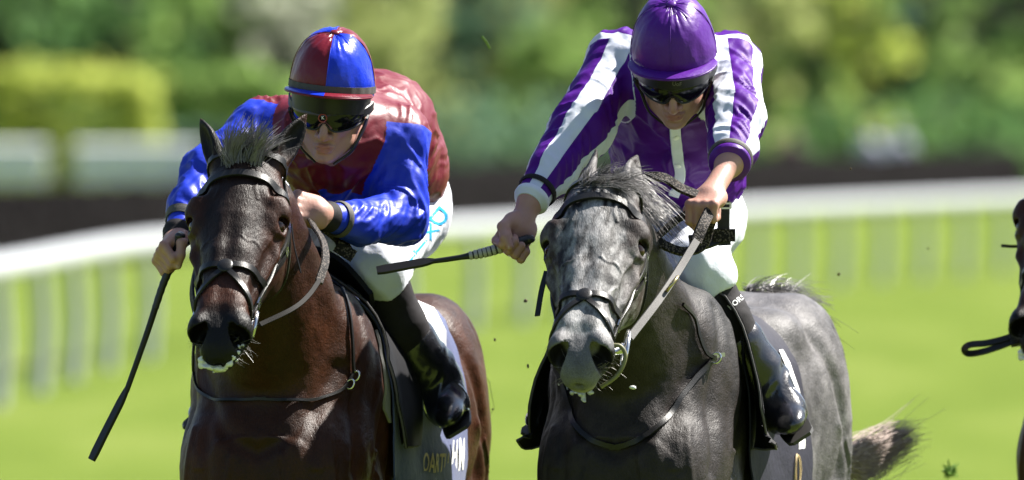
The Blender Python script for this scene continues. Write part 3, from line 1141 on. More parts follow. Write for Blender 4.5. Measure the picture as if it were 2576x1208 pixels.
def add_head(F, c, A):
    def P(f, l, u):
        return c + A[0] * f + A[1] * l + A[2] * u
    F.add(ell(P(-.005, 0, .025), (.098, .077, .100), A), .02)
    F.add(ell(P(.036, 0, -.042), (.060, .053, .072), A), .03)
    for s in (-1, 1):
        F.chain([P(-.005, s * .052, -.055), P(.030, s * .042, -.084), P(.074, s * .014, -.108)], [.015, .015, .013], .03)
        F.add(ell(P(.066, s * .042, -.026), (.026, .020, .018), A), .02)
        F.add(ell(P(-.008, s * .080, -.018), (.020, .009, .032), A), .008)
        F.cut(ell(P(-.004, s * .088, -.014), (.010, .006, .018), A), .006)
        F.cut(ell(P(.100, s * .032, .004), (.020, .019, .012), A), .018)
        F.add(rc(P(.094, s * .012, .024), P(.084, s * .046, .020), .009, .008), .012)
        F.add(ell(P(.106, s * .0135, -.047), (.012, .0095, .009), A), .007)
        F.cut(ell(P(.112, s * .0085, -.055), (.006, .004, .004), A), .003)
        # lips
        F.chain([P(.088, s * .023, -.0795), P(.0965, s * .012, -.0760), P(.0990, 0, -.0765)], [.003, .0045, .0043], .007)
        F.chain([P(.088, s * .023, -.0805), P(.0955, s * .012, -.0860), P(.0980, 0, -.0870)], [.003, .0048, .0055], .007)
        F.cut(rc(P(.092, s * .024, -.0800), P(.106, 0, -.0815), .0018, .0018), .004)
        F.cut(rc(P(.104, s * .004, -.058), P(.102, s * .003, -.070), .0018, .0018), .005)
    F.chain([P(.098, 0, .012), P(.108, 0, -.012), P(.124, 0, -.038)], [.0085, .0090, .0105], .010)
    F.add(ell(P(.119, 0, -.046), (.013, .0110, .0095), A), .006)
    F.add(ell(P(.086, 0, -.107), (.017, .019, .014), A), .016)
    F.cut(rc(P(.100, -.016, -.1), P(.100, .016, -.1), .004, .004), .012)
    return P


def add_fist(F, hd, off=0.0):
    c, f, n, s = np.asarray(hd['c'], float), nrm(hd['f']), np.asarray(hd['n'], float), None
    n = nrm(n - f * (n @ f))
    s = nrm(np.cross(f, n))
    if s @ np.asarray(hd['s'], float) < 0:
        s = -s
    hd['F'] = (c, f, n, s)
    k = hd.get('k', 1.0)
    A = np.stack([f, s, n])
    F.add(ell(c - f * .002 * k, (.046 * k, .041 * k, .017 * k), A), .012)
    F.add(rc(hd['w'], c - f * .022 * k, .0255 * k, .026 * k), .025)
    F.add(ell(c - f * .015 * k + s * .030 * k + n * .012 * k, (.028 * k, .015 * k, .017 * k), A), .012)
    F.add(ell(c - f * .020 * k - s * .026 * k + n * .010 * k, (.028 * k, .014 * k, .015 * k), A), .012)
    ln = [1.0, 1.06, 1.0, .84]
    for i in range(4):
        q = (.0305 - .0203 * i) * k
        K = c + (f * (.037 - .003 * abs(i - 1)) + n * -.004) * k + s * q
        P1 = K + (f * .015 + n * .036 * ln[i]) * k
        P2 = P1 + (-f * .024 + n * .007) * k * ln[i]
        P3 = P2 + (-f * .013 - n * .013) * k
        F.chain([c - f * .02 * k + s * q * .8, K], [.010 * k, .0112 * k], .012)
        for a, b, ra, rb in ((K, P1, .0112, .0098), (P1, P2, .0100, .0090), (P2, P3, .0090, .0078)):
            F.add(rc(a, b, ra * k, rb * k), .0035)
        F.add(rc(K - n * .004 * k, K - n * .0045 * k, .0085 * k, .0085 * k), .006)
    T0 = c + (-f * .022 + s * .032 + n * .010) * k
    T1 = c + (f * .010 + s * .047 + n * .024) * k
    T2 = c + (f * .034 + s * .036 + n * .040) * k
    T3 = c + (f * .048 + s * .018 + n * .050) * k
    for a, b, ra, rb in ((T0, T1, .0145, .0120), (T1, T2, .0118, .0108), (T2, T3, .0110, .0085)):
        F.add(rc(a, b, ra * k, rb * k), .006)
    hd['thumb'] = (T2, T3)
    hd['bar'] = c + (f * .023 + n * .026) * k


def polyparam(V, pts):
    """distance and metres along a polyline, and the local direction"""
    best = np.full(len(V), 9.0)
    tt = np.zeros(len(V))
    idx = np.zeros(len(V), int)
    L = 0
    for i in range(len(pts) - 1):
        a, b = np.asarray(pts[i], float), np.asarray(pts[i + 1], float)
        ab = b - a
        l = np.linalg.norm(ab)
        t = np.clip(((V - a) @ ab) / (l * l), 0, 1)
        d = np.linalg.norm(V - a - t[:, None] * ab, axis=1)
        m = d < best
        best[m], tt[m], idx[m] = d[m], (L + t * l)[m], i
        L += l
    return best, tt, idx


def bounds(pts, pad):
    P = np.array([np.asarray(p, float) for p in pts])
    return P.min(0) - pad, P.max(0) + pad


def field_for(pts, pad, h):
    lo, hi = bounds(pts, pad)
    return Field(*[np.arange(lo[i], hi[i], h) for i in range(3)])


def helmet(root, c, A, mats, button, band, hk=1.0):
    """silk covered skull cap: shell, cover, peak, button, harness"""
    rf, rl, ru = .136 * hk, .0995 * hk, .155 * hk

    def E(az, el, g=0.0, flare=0.0):
        ce, se = max(math.cos(el), 0) ** .68, math.copysign(abs(math.sin(el)) ** .88, el)
        return c + A[0] * ((rf + g) * ce * math.cos(az) - .006) + A[1] * (rl + g) * ce * math.sin(az) + A[2] * ((ru + g) * se + .016)
    na, ne = 96, 30
    V, F, mi = [], [], []
    for j in range(ne + 1):
        for i in range(na):
            az = 2 * math.pi * i / na
            lo = R(17) - R(30) * (1 - math.cos(az)) / 2
            el = lo + (math.pi / 2 - lo) * j / ne
            q = np.array([[math.cos(az) * 3.2, math.sin(az) * 3.2, el * 2.2]])
            q2 = np.array([[math.cos(az) * 9, math.sin(az) * 9, el * 2.5]])
            g = float(fbm(q, 60)[0]) * .0030 + float(1 - abs(vnoise(q2, 66)[0])) * .0042 * ((.3 + .4 * math.exp(-(((j / ne) - .12) / .10) ** 2)) * min(1, j / 3) + .8 * math.exp(-((1 - j / ne) / .3) ** 2))
            seam = min(abs(((az + math.pi / 4) % (math.pi / 2)) - math.pi / 4), 9)
            g += .0014 * math.exp(-(seam / .03) ** 2) * (j < ne)
            V.append(E(az, el, g))
    for j in range(ne):
        for i in range(na):
            k = (i + 1) % na
            F.append((j * na + i, j * na + k, (j + 1) * na + k, (j + 1) * na + i))
            mi.append(int(i / na * 4) % 2)
    o = put('cap_cover', V, F, mats[0], root)
    if mats[1] is not mats[0]:
        o.data.materials.append(mats[1])
        o.data.polygons.foreach_set('material_index', mi)
    # seams
    for q in range(4):
        az = q * math.pi / 2
        P = [E(az, el, .0034) for el in np.linspace(R(19 - 15 * (1 - math.cos(az))), R(86), 22)]
        MB().tube(P, .0011, 6).build('cap_seam', mats[1] if q % 2 else mats[0], o)
    bt = MB().ball(E(0, math.pi / 2, .004), (.0125, .0125, .0065), np.stack([A[0], A[1], A[2]]))
    bt.build('cap_button', button, o)
    # shell showing under the cover
    G = [[E(az, R(1 + 14 * t) - R(24) * (1 - math.cos(az)) / 2, -.013) for az in np.linspace(-math.pi, math.pi, 73)] for t in np.linspace(0, 1, 8)]
    sh = MB().grid(G, .008).build('helmet_shell', M_shell, root)
    # peak
    rows = []
    for t in np.linspace(0, 1, 7):
        row = []
        for az in np.linspace(R(-74), R(74), 33):
            w = max(math.cos(az / R(74) * math.pi / 2), 0) ** .6
            row.append(E(az, R(18) - R(30) * (1 - math.cos(az)) / 2, .003 + t * .036 * w) - A[2] * (t * t * .008 * w + .002))
        rows.append(row)
    pk = MB().grid(rows, -.004).build('peak', mats[1], root)
    if mats[1] is not mats[0]:
        pk.data.materials.append(mats[0])
        n = len(pk.data.polygons)
        cc = [p.center for p in pk.data.polygons]
        Mi = full_matrix(root)
        pk.data.polygons.foreach_set('material_index', [int(((np.array(Mi @ q) - c) @ A[1]) < 0) for q in cc])
    MB().tube([r_ for r_ in np.array(rows[-1])], .0028, 8).build('peak_piping', mats[1], pk)
    if band:
        G = [[E(az, R(19.0 + 5.5 * t) - R(30) * (1 - math.cos(az)) / 2, .0026 + .0008 * math.sin(az * 23)) for az in np.linspace(-math.pi, math.pi, 97)] for t in np.linspace(0, 1, 4)]
        MB().grid(G, .002).build('cap_band', band, root)
    # harness straps
    for s in (-1, 1):
        P = crom([E(s * R(70), R(-8), .001), c + A[0] * .030 + A[1] * s * .082 - A[2] * .050, c + A[0] * .050 + A[1] * s * .062 - A[2] * .098, c + A[0] * .058 + A[1] * s * .022 - A[2] * .134], 6)
        MB().strap(P, .016, .003, [(A[1] * s + A[0] * .2)] * len(P)).build('chin_strap', M_shell, root)
        P = crom([E(s * R(118), R(-14), .001), c - A[0] * .005 + A[1] * s * .084 - A[2] * .055, c + A[0] * .050 + A[1] * s * .064 - A[2] * .096], 6)
        MB().strap(P, .013, .003, [(A[1] * s)] * len(P)).build('chin_strap', M_shell, root)
    return E


def goggles(root, c, A, lens_drop=0.0, emblem=None):
    def G(az, v, g=0.0):
        return c + A[0] * ((.118 + g) * math.cos(az) - .004 + .004 * math.cos(az) ** 8) + A[1] * (.090 + g) * math.sin(az) + A[2] * (v - .004 - lens_drop)
    rows = []
    for t in np.linspace(0, 1, 9):
        row = []
        for az in np.linspace(R(-72), R(72), 49):
            lo = -.027 + .019 * math.exp(-(az / R(9.5)) ** 2) + .010 * (abs(az) / R(72)) ** 3
            hi = .020 - .004 * (abs(az) / R(72)) ** 2
            v = lo + (hi - lo) * t
            row.append(G(az, v, .005 * (1 - (2 * t - 1) ** 2)))
        rows.append(row)
    g = MB().grid(rows, -.003).build('goggles', M_lens, root)
    fr = MB()
    fr.tube([np.array(p) for p in rows[-1]], .0036, 8)
    fr.tube([np.array(p) for p in rows[0]], .0026, 8)
    fr.build('goggle_frame', M_shell, g)
    for s in (-1, 1):
        P = [G(s * az, .002, .002 + .002 * i) for i, az in enumerate(np.linspace(R(66), R(92), 5))]
        MB().strap(P, .026, .003, [A[1] * s] * 5).build('goggle_strap', M_shell, g)
    return g, G


def jockey(J):
    c, A = J['head']
    root = put('person', [(0, 0, 0)], [], None)     # replaced below by the body mesh
    bpy.data.objects.remove(root)
    tor, arms, legs = J['torso'], J['arms'], J['legs']
    allp = [p for p, r in tor] + [p for a in arms for p, r in a['pts']] + [a['hand']['c'] for a in arms] + [p for l in legs for p, r in l['pts']] + [c + A[2] * .1, c + A[0] * .1]
    F = field_for(allp, .10, J.get('h', .0031))
    # body: one continuous figure
    neck = tor[0][0]
    P = add_head(F, c, A)
    F.chain([P(-.03, 0, -.05), P(-.045, 0, -.11), neck], [.058, .055, .075], .04)
    F.chain([p for p, r in tor], [r * .86 for p, r in tor], .06)
    for a in arms:
        F.add(rc(tor[0][0], a['pts'][0][0], .09, a['pts'][0][1] * .8), .06)
        F.chain([p for p, r in a['pts']], [min(r * .74, .043) for p, r in a['pts']], .03)
        a['hand']['w'] = a['pts'][-1][0]
        add_fist(F, a['hand'])
    for l in legs:
        F.add(rc(tor[-1][0], l['pts'][0][0], .10, l['pts'][0][1] * .85), .06)
        F.chain([p for p, r in l['pts'][:5]], [r * q for (p, r), q in zip(l['pts'], (.84, .84, .8, .7, .6))], .03)
        F.add(rc(l['pts'][4][0], l['pts'][4][0] * .45 + l['pts'][5][0] * .55, l['pts'][4][1] * .6, .022), .02)
    V, Q = F.mesh(1)
    V = laplace(V, Q, .15)
    body = own('person', V, Q, M_skin, label=J['label'], cat='person', group='jockeys riding in the race')
    q = (V - c) @ A.T
    tint = np.zeros(len(V))
    lipd = np.sqrt(((q[:, 0] - .100) / .03) ** 2 + (q[:, 1] / .025) ** 2 + ((q[:, 2] + .080) / .0105) ** 2)
    tint = np.maximum(tint, .75 * (1 - sst(lipd, .6, 1.1)))
    nd = np.linalg.norm(q - np.array([.118, 0, -.045]), axis=1)
    tint = np.maximum(tint, .30 * (1 - sst(nd, .01, .028)))
    ck = np.linalg.norm(np.abs(q) - np.array([.075, .045, .04]), axis=1)
    tint = np.maximum(tint, .18 * (1 - sst(ck, .012, .035)))
    for a in arms:
        cc, f, n, s = a['hand']['F']
        for i in range(4):
            K = cc + f * .037 + s * (.0305 - .0203 * i) - n * .006
            tint = np.maximum(tint, .35 * (1 - sst(np.linalg.norm(V - K, axis=1), .006, .016)))
    fattr(body.data, 'tint', tint)
    # finger nails
    for a in arms:
        T2, T3 = a['hand']['thumb']
        cc, f, n, s = a['hand']['F']
        d = nrm(T3 - T2)
        o = nrm(f + n * .5 - d * ((f + n * .5) @ d))
        MB().ball(T3 + o * .0066 - d * .001, (.007, .0055, .0018), np.stack([d, np.cross(o, d), o]), 10, 6).build('thumb_nail', J.get('nail', M_nail), body)
    # ---- jacket
    jp = [p for p, r in tor] + [p for a in arms for p, r in a['pts']]
    F = field_for(jp, .19, .0046)
    ntor = J.get('jacket_torso', len(tor))
    F.chain([p for p, r in tor[:ntor]], [r for p, r in tor[:ntor]], .07)
    for (p, r) in J.get('pads', []):
        F.add(ell(p, r), .06)
    for a in arms:
        F.add(rc(tor[0][0], a['pts'][0][0], .105, a['pts'][0][1]), .05)
        pts = [p for p, r in a['pts']]
        rad = [r for p, r in a['pts']]
        e = a.get('cuff', 1.0)
        pts[-1] = pts[-2] + (pts[-1] - pts[-2]) * e
        a['jp'] = pts
        F.chain(pts, rad, .03)
        d_ = nrm(pts[-1] - pts[-2])
        x_ = nrm(np.cross(d_, (.3, 1, .2)))
        F.cut(ell(pts[-1] + d_ * .085, (.08, .11, .11), np.stack([d_, x_, np.cross(d_, x_)])), .004)
    F.cut(ell(c + A[0] * .02 - A[2] * .05, (.075, .075, .09), A), .02)
    V, Q = F.mesh(1)
    # regions
    dt, tt, ti = polyparam(V, [p for p, r in tor[:ntor]])
    rt = np.interp(np.arange(len(V)) * 0 + tt, np.concatenate([[0], np.cumsum([np.linalg.norm(np.array(tor[i + 1][0]) - tor[i][0]) for i in range(ntor - 1)])]), [r for p, r in tor[:ntor]])
    best = np.full(len(V), 9.0)
    arm = np.zeros((len(V), 3))
    bestrad = np.zeros(len(V))
    N = vnormals(V, Q)
    disp = np.zeros(len(V))
    seam = np.full(len(V), -9.0)
    for a in arms:
        pts = a['jp']
        da, ta, ia = polyparam(V, pts)
        ra = np.interp(ta, np.concatenate([[0], np.cumsum([np.linalg.norm(pts[i + 1] - pts[i]) for i in range(len(pts) - 1)])]), [r for p, r in a['pts']])
        ref0 = np.asarray(a.get('ref', (0, -.3, 1.0)), float)
        D = np.array([nrm(pts[i + 1] - pts[i]) for i in range(len(pts) - 1)])[ia]
        ref = ref0 - D * (D @ ref0)[:, None]
        ref /= np.maximum(np.linalg.norm(ref, axis=1), 1e-6)[:, None]
        oth = np.cross(D, ref)
        base = np.array(pts)[ia]
        rel = V - base
        rel = rel - D * (rel * D).sum(1)[:, None]
        rel /= np.maximum(np.linalg.norm(rel, axis=1), 1e-6)[:, None]
        cphi, sphi = (rel * ref).sum(1), (rel * oth).sum(1)
        m = (da - ra) < best
        best[m] = (da - ra)[m]
        arm[m] = np.stack([cphi, sphi, ta], 1)[m]
        # sleeve begins where the armhole plane cuts the upper arm
        d0 = nrm(pts[1] - pts[0])
        sm = (V - pts[0]) @ d0 + a.get('armhole', .035)
        sm = np.where((da - ra) < .03, sm, -1)
        seam = np.where(m, np.minimum(sm, .03 - (da - ra)), seam)
    reg = seam
    fold_a = 1 - np.abs(vnoise(np.stack([arm[:, 2] * 37 + arm[:, 0] * 2.0 + arm[:, 1] * 1.1, arm[:, 0] * 1.3, arm[:, 1] * 1.3], 1), 71)) * 2
    fold_b = fbm(np.stack([arm[:, 2] * 13 - arm[:, 1] * 1.8, arm[:, 0] * 1.2, arm[:, 1] * 1.2], 1), 75)
    elbow = np.zeros(len(V))
    for a in arms:
        elbow = np.maximum(elbow, np.exp(-(np.linalg.norm(V - a['jp'][1], axis=1) / .085) ** 2))
        elbow = np.maximum(elbow, .8 * np.exp(-(np.linalg.norm(V - a['jp'][-1], axis=1) / .07) ** 2))
    endf = np.ones(len(V))
    for a in arms:
        endf = np.minimum(endf, sst(np.linalg.norm(V - a['jp'][-1], axis=1), .055, .09))
    da_ = (.12 + .88 * endf) * np.clip(fold_a, -.3, 1) * (.0036 + .0060 * elbow) + fold_b * .0070 * endf
    w = np.asarray(J.get('wind', (.35, .75, .5)))
    q = V @ np.stack([nrm(w), nrm(np.cross(w, (0, 0, 1.0))), nrm(np.cross(w, np.cross(w, (0, 0, 1.0))))]).T
    wv = fbm(V * 7, 85) * .5
    ax3 = np.stack([nrm(w), nrm(np.cross(w, (0, 0, 1.0))), nrm(np.cross(w, np.cross(w, (0, 0, 1.0))))])
    db_ = 0
    for ci, fq in ((1, 19.0), (2, 17.0)):
        vis_ = 1 - np.abs(N @ ax3[ci]) ** 2
        r1 = np.clip(1 - 2.6 * np.abs(vnoise(np.stack([q[:, 0] * 3.0 + 9 * ci, q[:, ci] * fq + wv * 5.0, np.full(len(V), .37)], 1), 81 + ci)), -.3, 1)
        r2 = np.clip(1 - 2.6 * np.abs(vnoise(np.stack([q[:, 0] * 6.0 + 9 * ci, q[:, ci] * fq * 2.1 - wv * 7.0, np.full(len(V), .71)], 1), 91 + ci)), -.3, 1)
        db_ = db_ + vis_ * (r1 * .0080 + r2 * .0034)
    db_ = db_ + fbm(V * np.array([9, 9, 9]), 83) * .005
    arm_w = sst(reg, -.03, .03)
    V = V + N * (da_ * arm_w + db_ * (1 - arm_w))[:, None]
    jk = put('jacket', V, Q, J['silk'], body)
    fattr(jk.data, 'reg', reg)
    fattr(jk.data, 'arm', arm, 'FLOAT_VECTOR')
    if 'hem' in J:
        hp_, hn = J['hem']
        fattr(jk.data, 'hem', (V - hp_) @ nrm(hn))
    jb = BVHTree.FromPolygons(V.tolist(), Q.tolist())
    J['jacket'], J['jbvh'] = jk, jb
    # cuffs and arm bands
    for a in arms:
        e = a['jp']
        d = nrm(e[-1] - e[-2])
        L = np.linalg.norm(e[-1] - e[-2])
        for (back, wid, rr, mt, nm) in a.get('bands', []):
            pc = e[-1] - d * back
            x_ = nrm(np.cross(d, (.3, 1, .2)))
            y_ = np.cross(d, x_)
            G = []
            for k_ in np.linspace(-1, 1, 6):
                rad = []
                for t in np.linspace(0, 2 * math.pi, 33)[:-1]:
                    dr = x_ * math.cos(t) + y_ * math.sin(t)
                    hit = jb.ray_cast(Vector(pc + d * wid * k_ / 2 + dr * .16), Vector(-dr), .16)
                    rad.append(.16 - hit[3] if hit[0] is not None else .03)
                rad = np.array(rad)
                rad = np.maximum(rad, np.median(rad) * .9)
                for _ in range(3):
                    rad = np.maximum(rad, (np.roll(rad, 1) + np.roll(rad, -1)) / 2)
                G.append([pc + d * wid * k_ / 2 + (x_ * math.cos(t) + y_ * math.sin(t)) * (min(q, np.median(rad) * 1.25) * rr + .003 - .002 * abs(k_))
                          for t, q in zip(np.linspace(0, 2 * math.pi, 33), np.append(rad, rad[0]))])
            if nm == 'cuff':
                G.append([pc + d * wid * .48 + (np.array(q) - pc - d * wid / 2) * .80 for q in G[-1]])
                G.append([pc + d * wid * .30 + (np.array(q) - pc - d * wid / 2) * .62 for q in G[-2]])
            MB().grid(G, .003).build(nm, mt, body)
    # ---- breeches
    bp = [p for l in legs for p, r in l['pts'][:2]] + [tor[-1][0]]
    F = field_for(bp, .16, .0046)
    F.chain([tor[-2][0] * .3 + tor[-1][0] * .7, tor[-1][0]], [tor[-1][1] * .96, tor[-1][1]], .04)
    for l in legs:
        h_, k_ = l['pts'][0], l['pts'][1]
        F.add(rc(tor[-1][0], h_[0], .115, h_[1]), .06)
        F.add(rc(h_[0], k_[0], h_[1], k_[1] + .006), .04)
        nx = l['pts'][2]
        dk = nrm(nx[0] - k_[0])
        F.add(rc(k_[0], k_[0] + dk * .045, k_[1] + .007, k_[1] + .002), .025)
        F.cut(ell(k_[0] + dk * .145, (.10, .12, .12), np.stack([dk, nrm(np.cross(dk, (1, .2, .1))), nrm(np.cross(dk, np.cross(dk, (1, .2, .1))))])), .006)
    V, Q = F.mesh(1)
    N = vnormals(V, Q)
    disp = np.zeros(len(V))
    for l in legs:
        d_, t_, i_ = polyparam(V, [l['pts'][0][0], l['pts'][1][0]])
        kd = np.linalg.norm(V - l['pts'][1][0], axis=1)
        wf = np.exp(-(kd / .11) ** 2) + .5 * np.exp(-(np.linalg.norm(V - l['pts'][0][0], axis=1) / .13) ** 2)
        disp += (.35 + wf) * np.clip(1 - 2.4 * np.abs(vnoise(np.stack([t_ * 24 + V[:, 2] * 7 + V[:, 0] * 9, V[:, 0] * 8, V[:, 1] * 8], 1), 91)), -.4, 1) * .0060
    disp += fbm(V * 13, 93) * .008
    V = V + N * disp[:, None]
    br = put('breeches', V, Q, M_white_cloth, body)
    J['breeches'], J['bbvh'] = br, BVHTree.FromPolygons(V.tolist(), Q.tolist())
    # ---- gaiters and boots
    for l in legs:
        (h_, rh), (k_, rk), (m_, rm), (an, ra), (he, re_), (to, rt_) = l['pts']
        F = field_for([k_, m_, an], .11, .005)
        F.add(rc(k_ + (m_ - k_) * .16, m_, rk * .96, rm), .03)
        F.add(rc(m_, m_ + (an - m_) * .45, rm, rm * .84 + ra * .16), .03)
        V, Q = F.mesh(1)
        N = vnormals(V, Q)
        V = V + N * (fbm(V * np.array([14, 14, 30]), 95) * .003)[:, None]
        g = put('gaiter', V, Q, M_black_cloth, body)
        l['gbvh'] = BVHTree.FromPolygons(V.tolist(), Q.tolist())
        l['gaiter'] = g
        F = field_for([m_, an, he, to], .12, .0044)
        ax = nrm(an - m_)
        top_p = m_ + (an - m_) * .32
        F.add(rc(top_p, m_ + (an - m_) * .7, (rm * .7 + ra * .3) + .009, (rm * .35 + ra * .65) + .008), .02)
        F.add(rc(m_ + (an - m_) * .7, an, (rm * .35 + ra * .65) + .008, ra + .006), .02)
        F.add(rc(an, he, ra + .005, re_), .03)
        ft = nrm(to - he)
        mid = he + (to - he) * .55
        F.add(rc(he, mid + ax * -.004, re_, rt_ * .95), .03)
        wd = nrm(np.cross(ft, ax))
        F.add(ell(to - ft * .050, (.085, rt_ * .86, rt_ * .66), np.stack([ft, wd, np.cross(ft, wd)])), .04)
        F.add(rc(an - ax * .02 + ft * .012, mid - ax * .012, ra, rt_ * .78), .03)
        V, Q = F.mesh(1)
        N = vnormals(V, Q)
        d_, t_, i_ = polyparam(V, [top_p, an])
        ph = N @ wd
        wr = np.clip(1 - 2 * np.abs(vnoise(np.stack([t_ * 30 + ph * .8, ph * 1.0, V[:, 1] * 6], 1), 97)), -.4, 1)
        V = V + N * (wr * .0048 * sst(t_, .03, .10) * (1 - sst(np.linalg.norm(V - to, axis=1) * -1, -.10, -.05)))[:, None]
        b = put('boot', V, Q, M_boot, body)
        # sole under the ball of the foot and heel
        dn = nrm(np.cross(wd, ft))
        dn = dn if dn @ ax > 0 else -dn
        G = []
        for t in np.linspace(-.02, 1.06, 14):
            hw = (.030 + .012 * math.sin(min(max(t, 0), 1) * math.pi * .8)) * (1 if t < 1 else .7) * .92
            pc = he + (to - he) * t + dn * (re_ * .92 + (rt_ * .78 - re_ * .92) * min(max(t, 0), 1))
            G.append([pc + wd * hw * k_ for k_ in (-1, -.5, 0, .5, 1)])
        MB().grid(G, .008).build('sole', M_sole, b)
        l['foot'] = (mid, ft, wd, dn, rt_)
    # ---- helmet, goggles
    E = helmet(body, c, A, J['cap'], J['button'], J.get('band'), J.get('hk', 1.0))
    g, G = goggles(body, c, A, J.get('drop', 0.0))
    J.update(body=body, E=E, G=G, gog=g, A=A, c=c)
    return J


M_nail = simple('finger_nail', (.42, .27, .22), .3, var=.1, scale=80)


def mirror_in(H, p, k=1.0):
    q = H['Mi'][:3, :3] @ np.asarray(p) + H['Mi'][:3, 3]
    q[0] *= -k
    return H['wd'](q)


def leg_pair(H, pts, k=1.0):
    left = [(np.asarray(p), r) for p, r in pts]
    right = [(mirror_in(H, p, k), r) for p, r in pts]
    return [dict(pts=left), dict(pts=right)]


def fist_at(px, py, d, f, n, s, k=1.0, bar=False):
    c = W(px, py, d)
    if bar:                                    # the pixel is where the held stick passes
        f_ = nrm(f)
        n_ = np.asarray(n, float)
        n_ = nrm(n_ - f_ * (n_ @ f_))
        c = c - (f_ * .023 + n_ * .026) * k
    return dict(c=c, f=np.array(f, float), n=np.array(n, float), s=np.array(s, float), k=k)


JB = dict(label='person in claret and blue racing silks with a quartered cap, crouched over the bay',
          head=head_frame(W(832, 257, .46), R(21), R(7), R(-6)),
          torso=[(W(850, 345, .64), .115), (W(890, 385, .74), .135), (W(935, 356, .95), .138), (W(958, 412, 1.12), .138), (W(980, 520, 1.25), .130)],
          pads=[(W(950, 292, .95), (.12, .2, .085)), (W(855, 455, .70), (.11, .1, .07))],
          arms=[dict(pts=[(W(1000, 345, .66), .070), (W(1008, 545, .60), .060), (W(905, 562, .46), .047), (W(822, 545, .36), .033)],
                     hand=fist_at(778, 528, .31, (-.92, -.30, .25), (-.1, .85, -.5), (.1, .2, 1)), ref=(0, -.6, 1), armhole=.01,
                     bands=[(-.004, .034, .96, M_black_cloth, 'cuff'), (.045, .015, 1.0, M_elastic, 'arm_band')]),
                dict(pts=[(W(655, 330, .70), .068), (W(522, 440, .56), .058), (W(478, 520, .46), .045), (W(448, 590, .38), .034)],
                     hand=fist_at(436, 652, .32, (-.50, -.66, -.50), (.75, -.1, -.5), (.30, -.2, .93), 1.03, True), ref=(0, -.6, 1), armhole=.02,
                     bands=[(-.004, .034, .96, M_black_cloth, 'cuff'), (.05, .022, 1.0, M_elastic, 'arm_band')])],
          legs=leg_pair(HB, [(W(1022, 530, 1.2), .100), (W(945, 670, .76), .070), (W(998, 812, .84), .062), (W(1108, 965, .96), .044), (W(1122, 985, 1.06), .038), (W(1130, 1050, .82), .046)], .84),
          silk=M_silk_rb, cap=(M_sat_blue, M_sat_red), button=M_sat_red, band=M_elastic, hem=(W(860, 500, .62), (0, -.42, -.91)))
JB = jockey(JB)
JG = dict(label='person in purple and white striped silks with a purple cap, riding the grey horse',
          head=head_frame(W(1696, 165, .50), R(36), R(3), R(1)),
          torso=[(W(1697, 215, .68), .125), (W(1705, 280, .80), .150), (W(1710, 300, .98), .155), (W(1712, 400, 1.12), .145), (W(1712, 530, 1.22), .125)],
          pads=[(W(1712, 390, .86), (.140, .1, .12))],
          arms=[dict(pts=[(W(1832, 168, .70), .072), (W(1852, 300, .47), .063), (W(1842, 372, .36), .053), (W(1836, 408, .30), .046)],
                     hand=fist_at(1778, 503, .17, (-.35, -.80, -.45), (.1, .35, -.9), (-1, .2, .1)), ref=(-.3, -.3, 1), armhole=.0, cuff=1.0,
                     bands=[(-.006, .018, 1.0, M_sat_purple, 'cuff'), (.014, .012, 1.0, M_elastic, 'arm_band')]),
                dict(pts=[(W(1553, 160, .72), .070), (W(1462, 325, .55), .070), (W(1386, 430, .45), .052), (W(1338, 500, .38), .039)],
                     hand=fist_at(1297, 612, .31, (-.45, -.35, -.80), (.45, -.75, .1), (-.9, -.3, -.15), 1.05, True), ref=(.45, -.5, 1), armhole=.0,
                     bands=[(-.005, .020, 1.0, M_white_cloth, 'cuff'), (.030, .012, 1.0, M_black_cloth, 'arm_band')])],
          legs=leg_pair(HG, [(W(1738, 550, 1.15), .095), (W(1752, 680, .64), .074), (W(1822, 808, .66), .060), (W(1930, 975, .72), .047), (W(1948, 1005, .82), .042), (W(1992, 1064, .60), .050)], .86),
          silk=M_silk_pw, cap=(M_sat_purple, M_sat_purple), button=M_sat_purple, hk=1.0, wind=(.15, .6, .8))
JG = jockey(JG)


# placket with two buttons on the purple silks, print on cap, gaiter, goggles and breeches
def on_mesh(bvh, px, py, off=.003):
    d = ray(px, py)
    hit = bvh.ray_cast(Vector(CAM), Vector(d), 60)
    if hit[0] is None:
        return None, None
    p, n = np.array(hit[0]), np.array(hit[1])
    n = n if n @ d < 0 else -n
    return p + n * off, n


def strip_on(bvh, pts, w, th, off=.002, per=6):
    P, Nn = [], []
    for q in crom(pts, per):
        p, n = on_mesh(bvh, q[0], q[1], off)
        if p is not None:
            P.append(p)
            Nn.append(n)
    P, Nn = np.array(P), np.array(Nn)
    for _ in range(3):
        P[1:-1] = P[1:-1] * .5 + (P[:-2] + P[2:]) * .25
        Nn[1:-1] = Nn[1:-1] * .5 + (Nn[:-2] + Nn[2:]) * .25
    return MB().strap(P, w, th, Nn)


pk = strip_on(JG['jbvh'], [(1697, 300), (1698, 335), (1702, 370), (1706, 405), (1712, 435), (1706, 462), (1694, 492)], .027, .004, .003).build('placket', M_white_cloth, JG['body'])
for q in ((1699, 342), (1706, 412)):
    p, n = on_mesh(JG['jbvh'], *q, .0075)
    x = nrm(np.cross(n, (0, 0, 1)))
    MB().ball(p, (.0085, .0085, .0022), np.stack([x, np.cross(n, x), n]), 14, 6).build('button', M_print_white, pk)


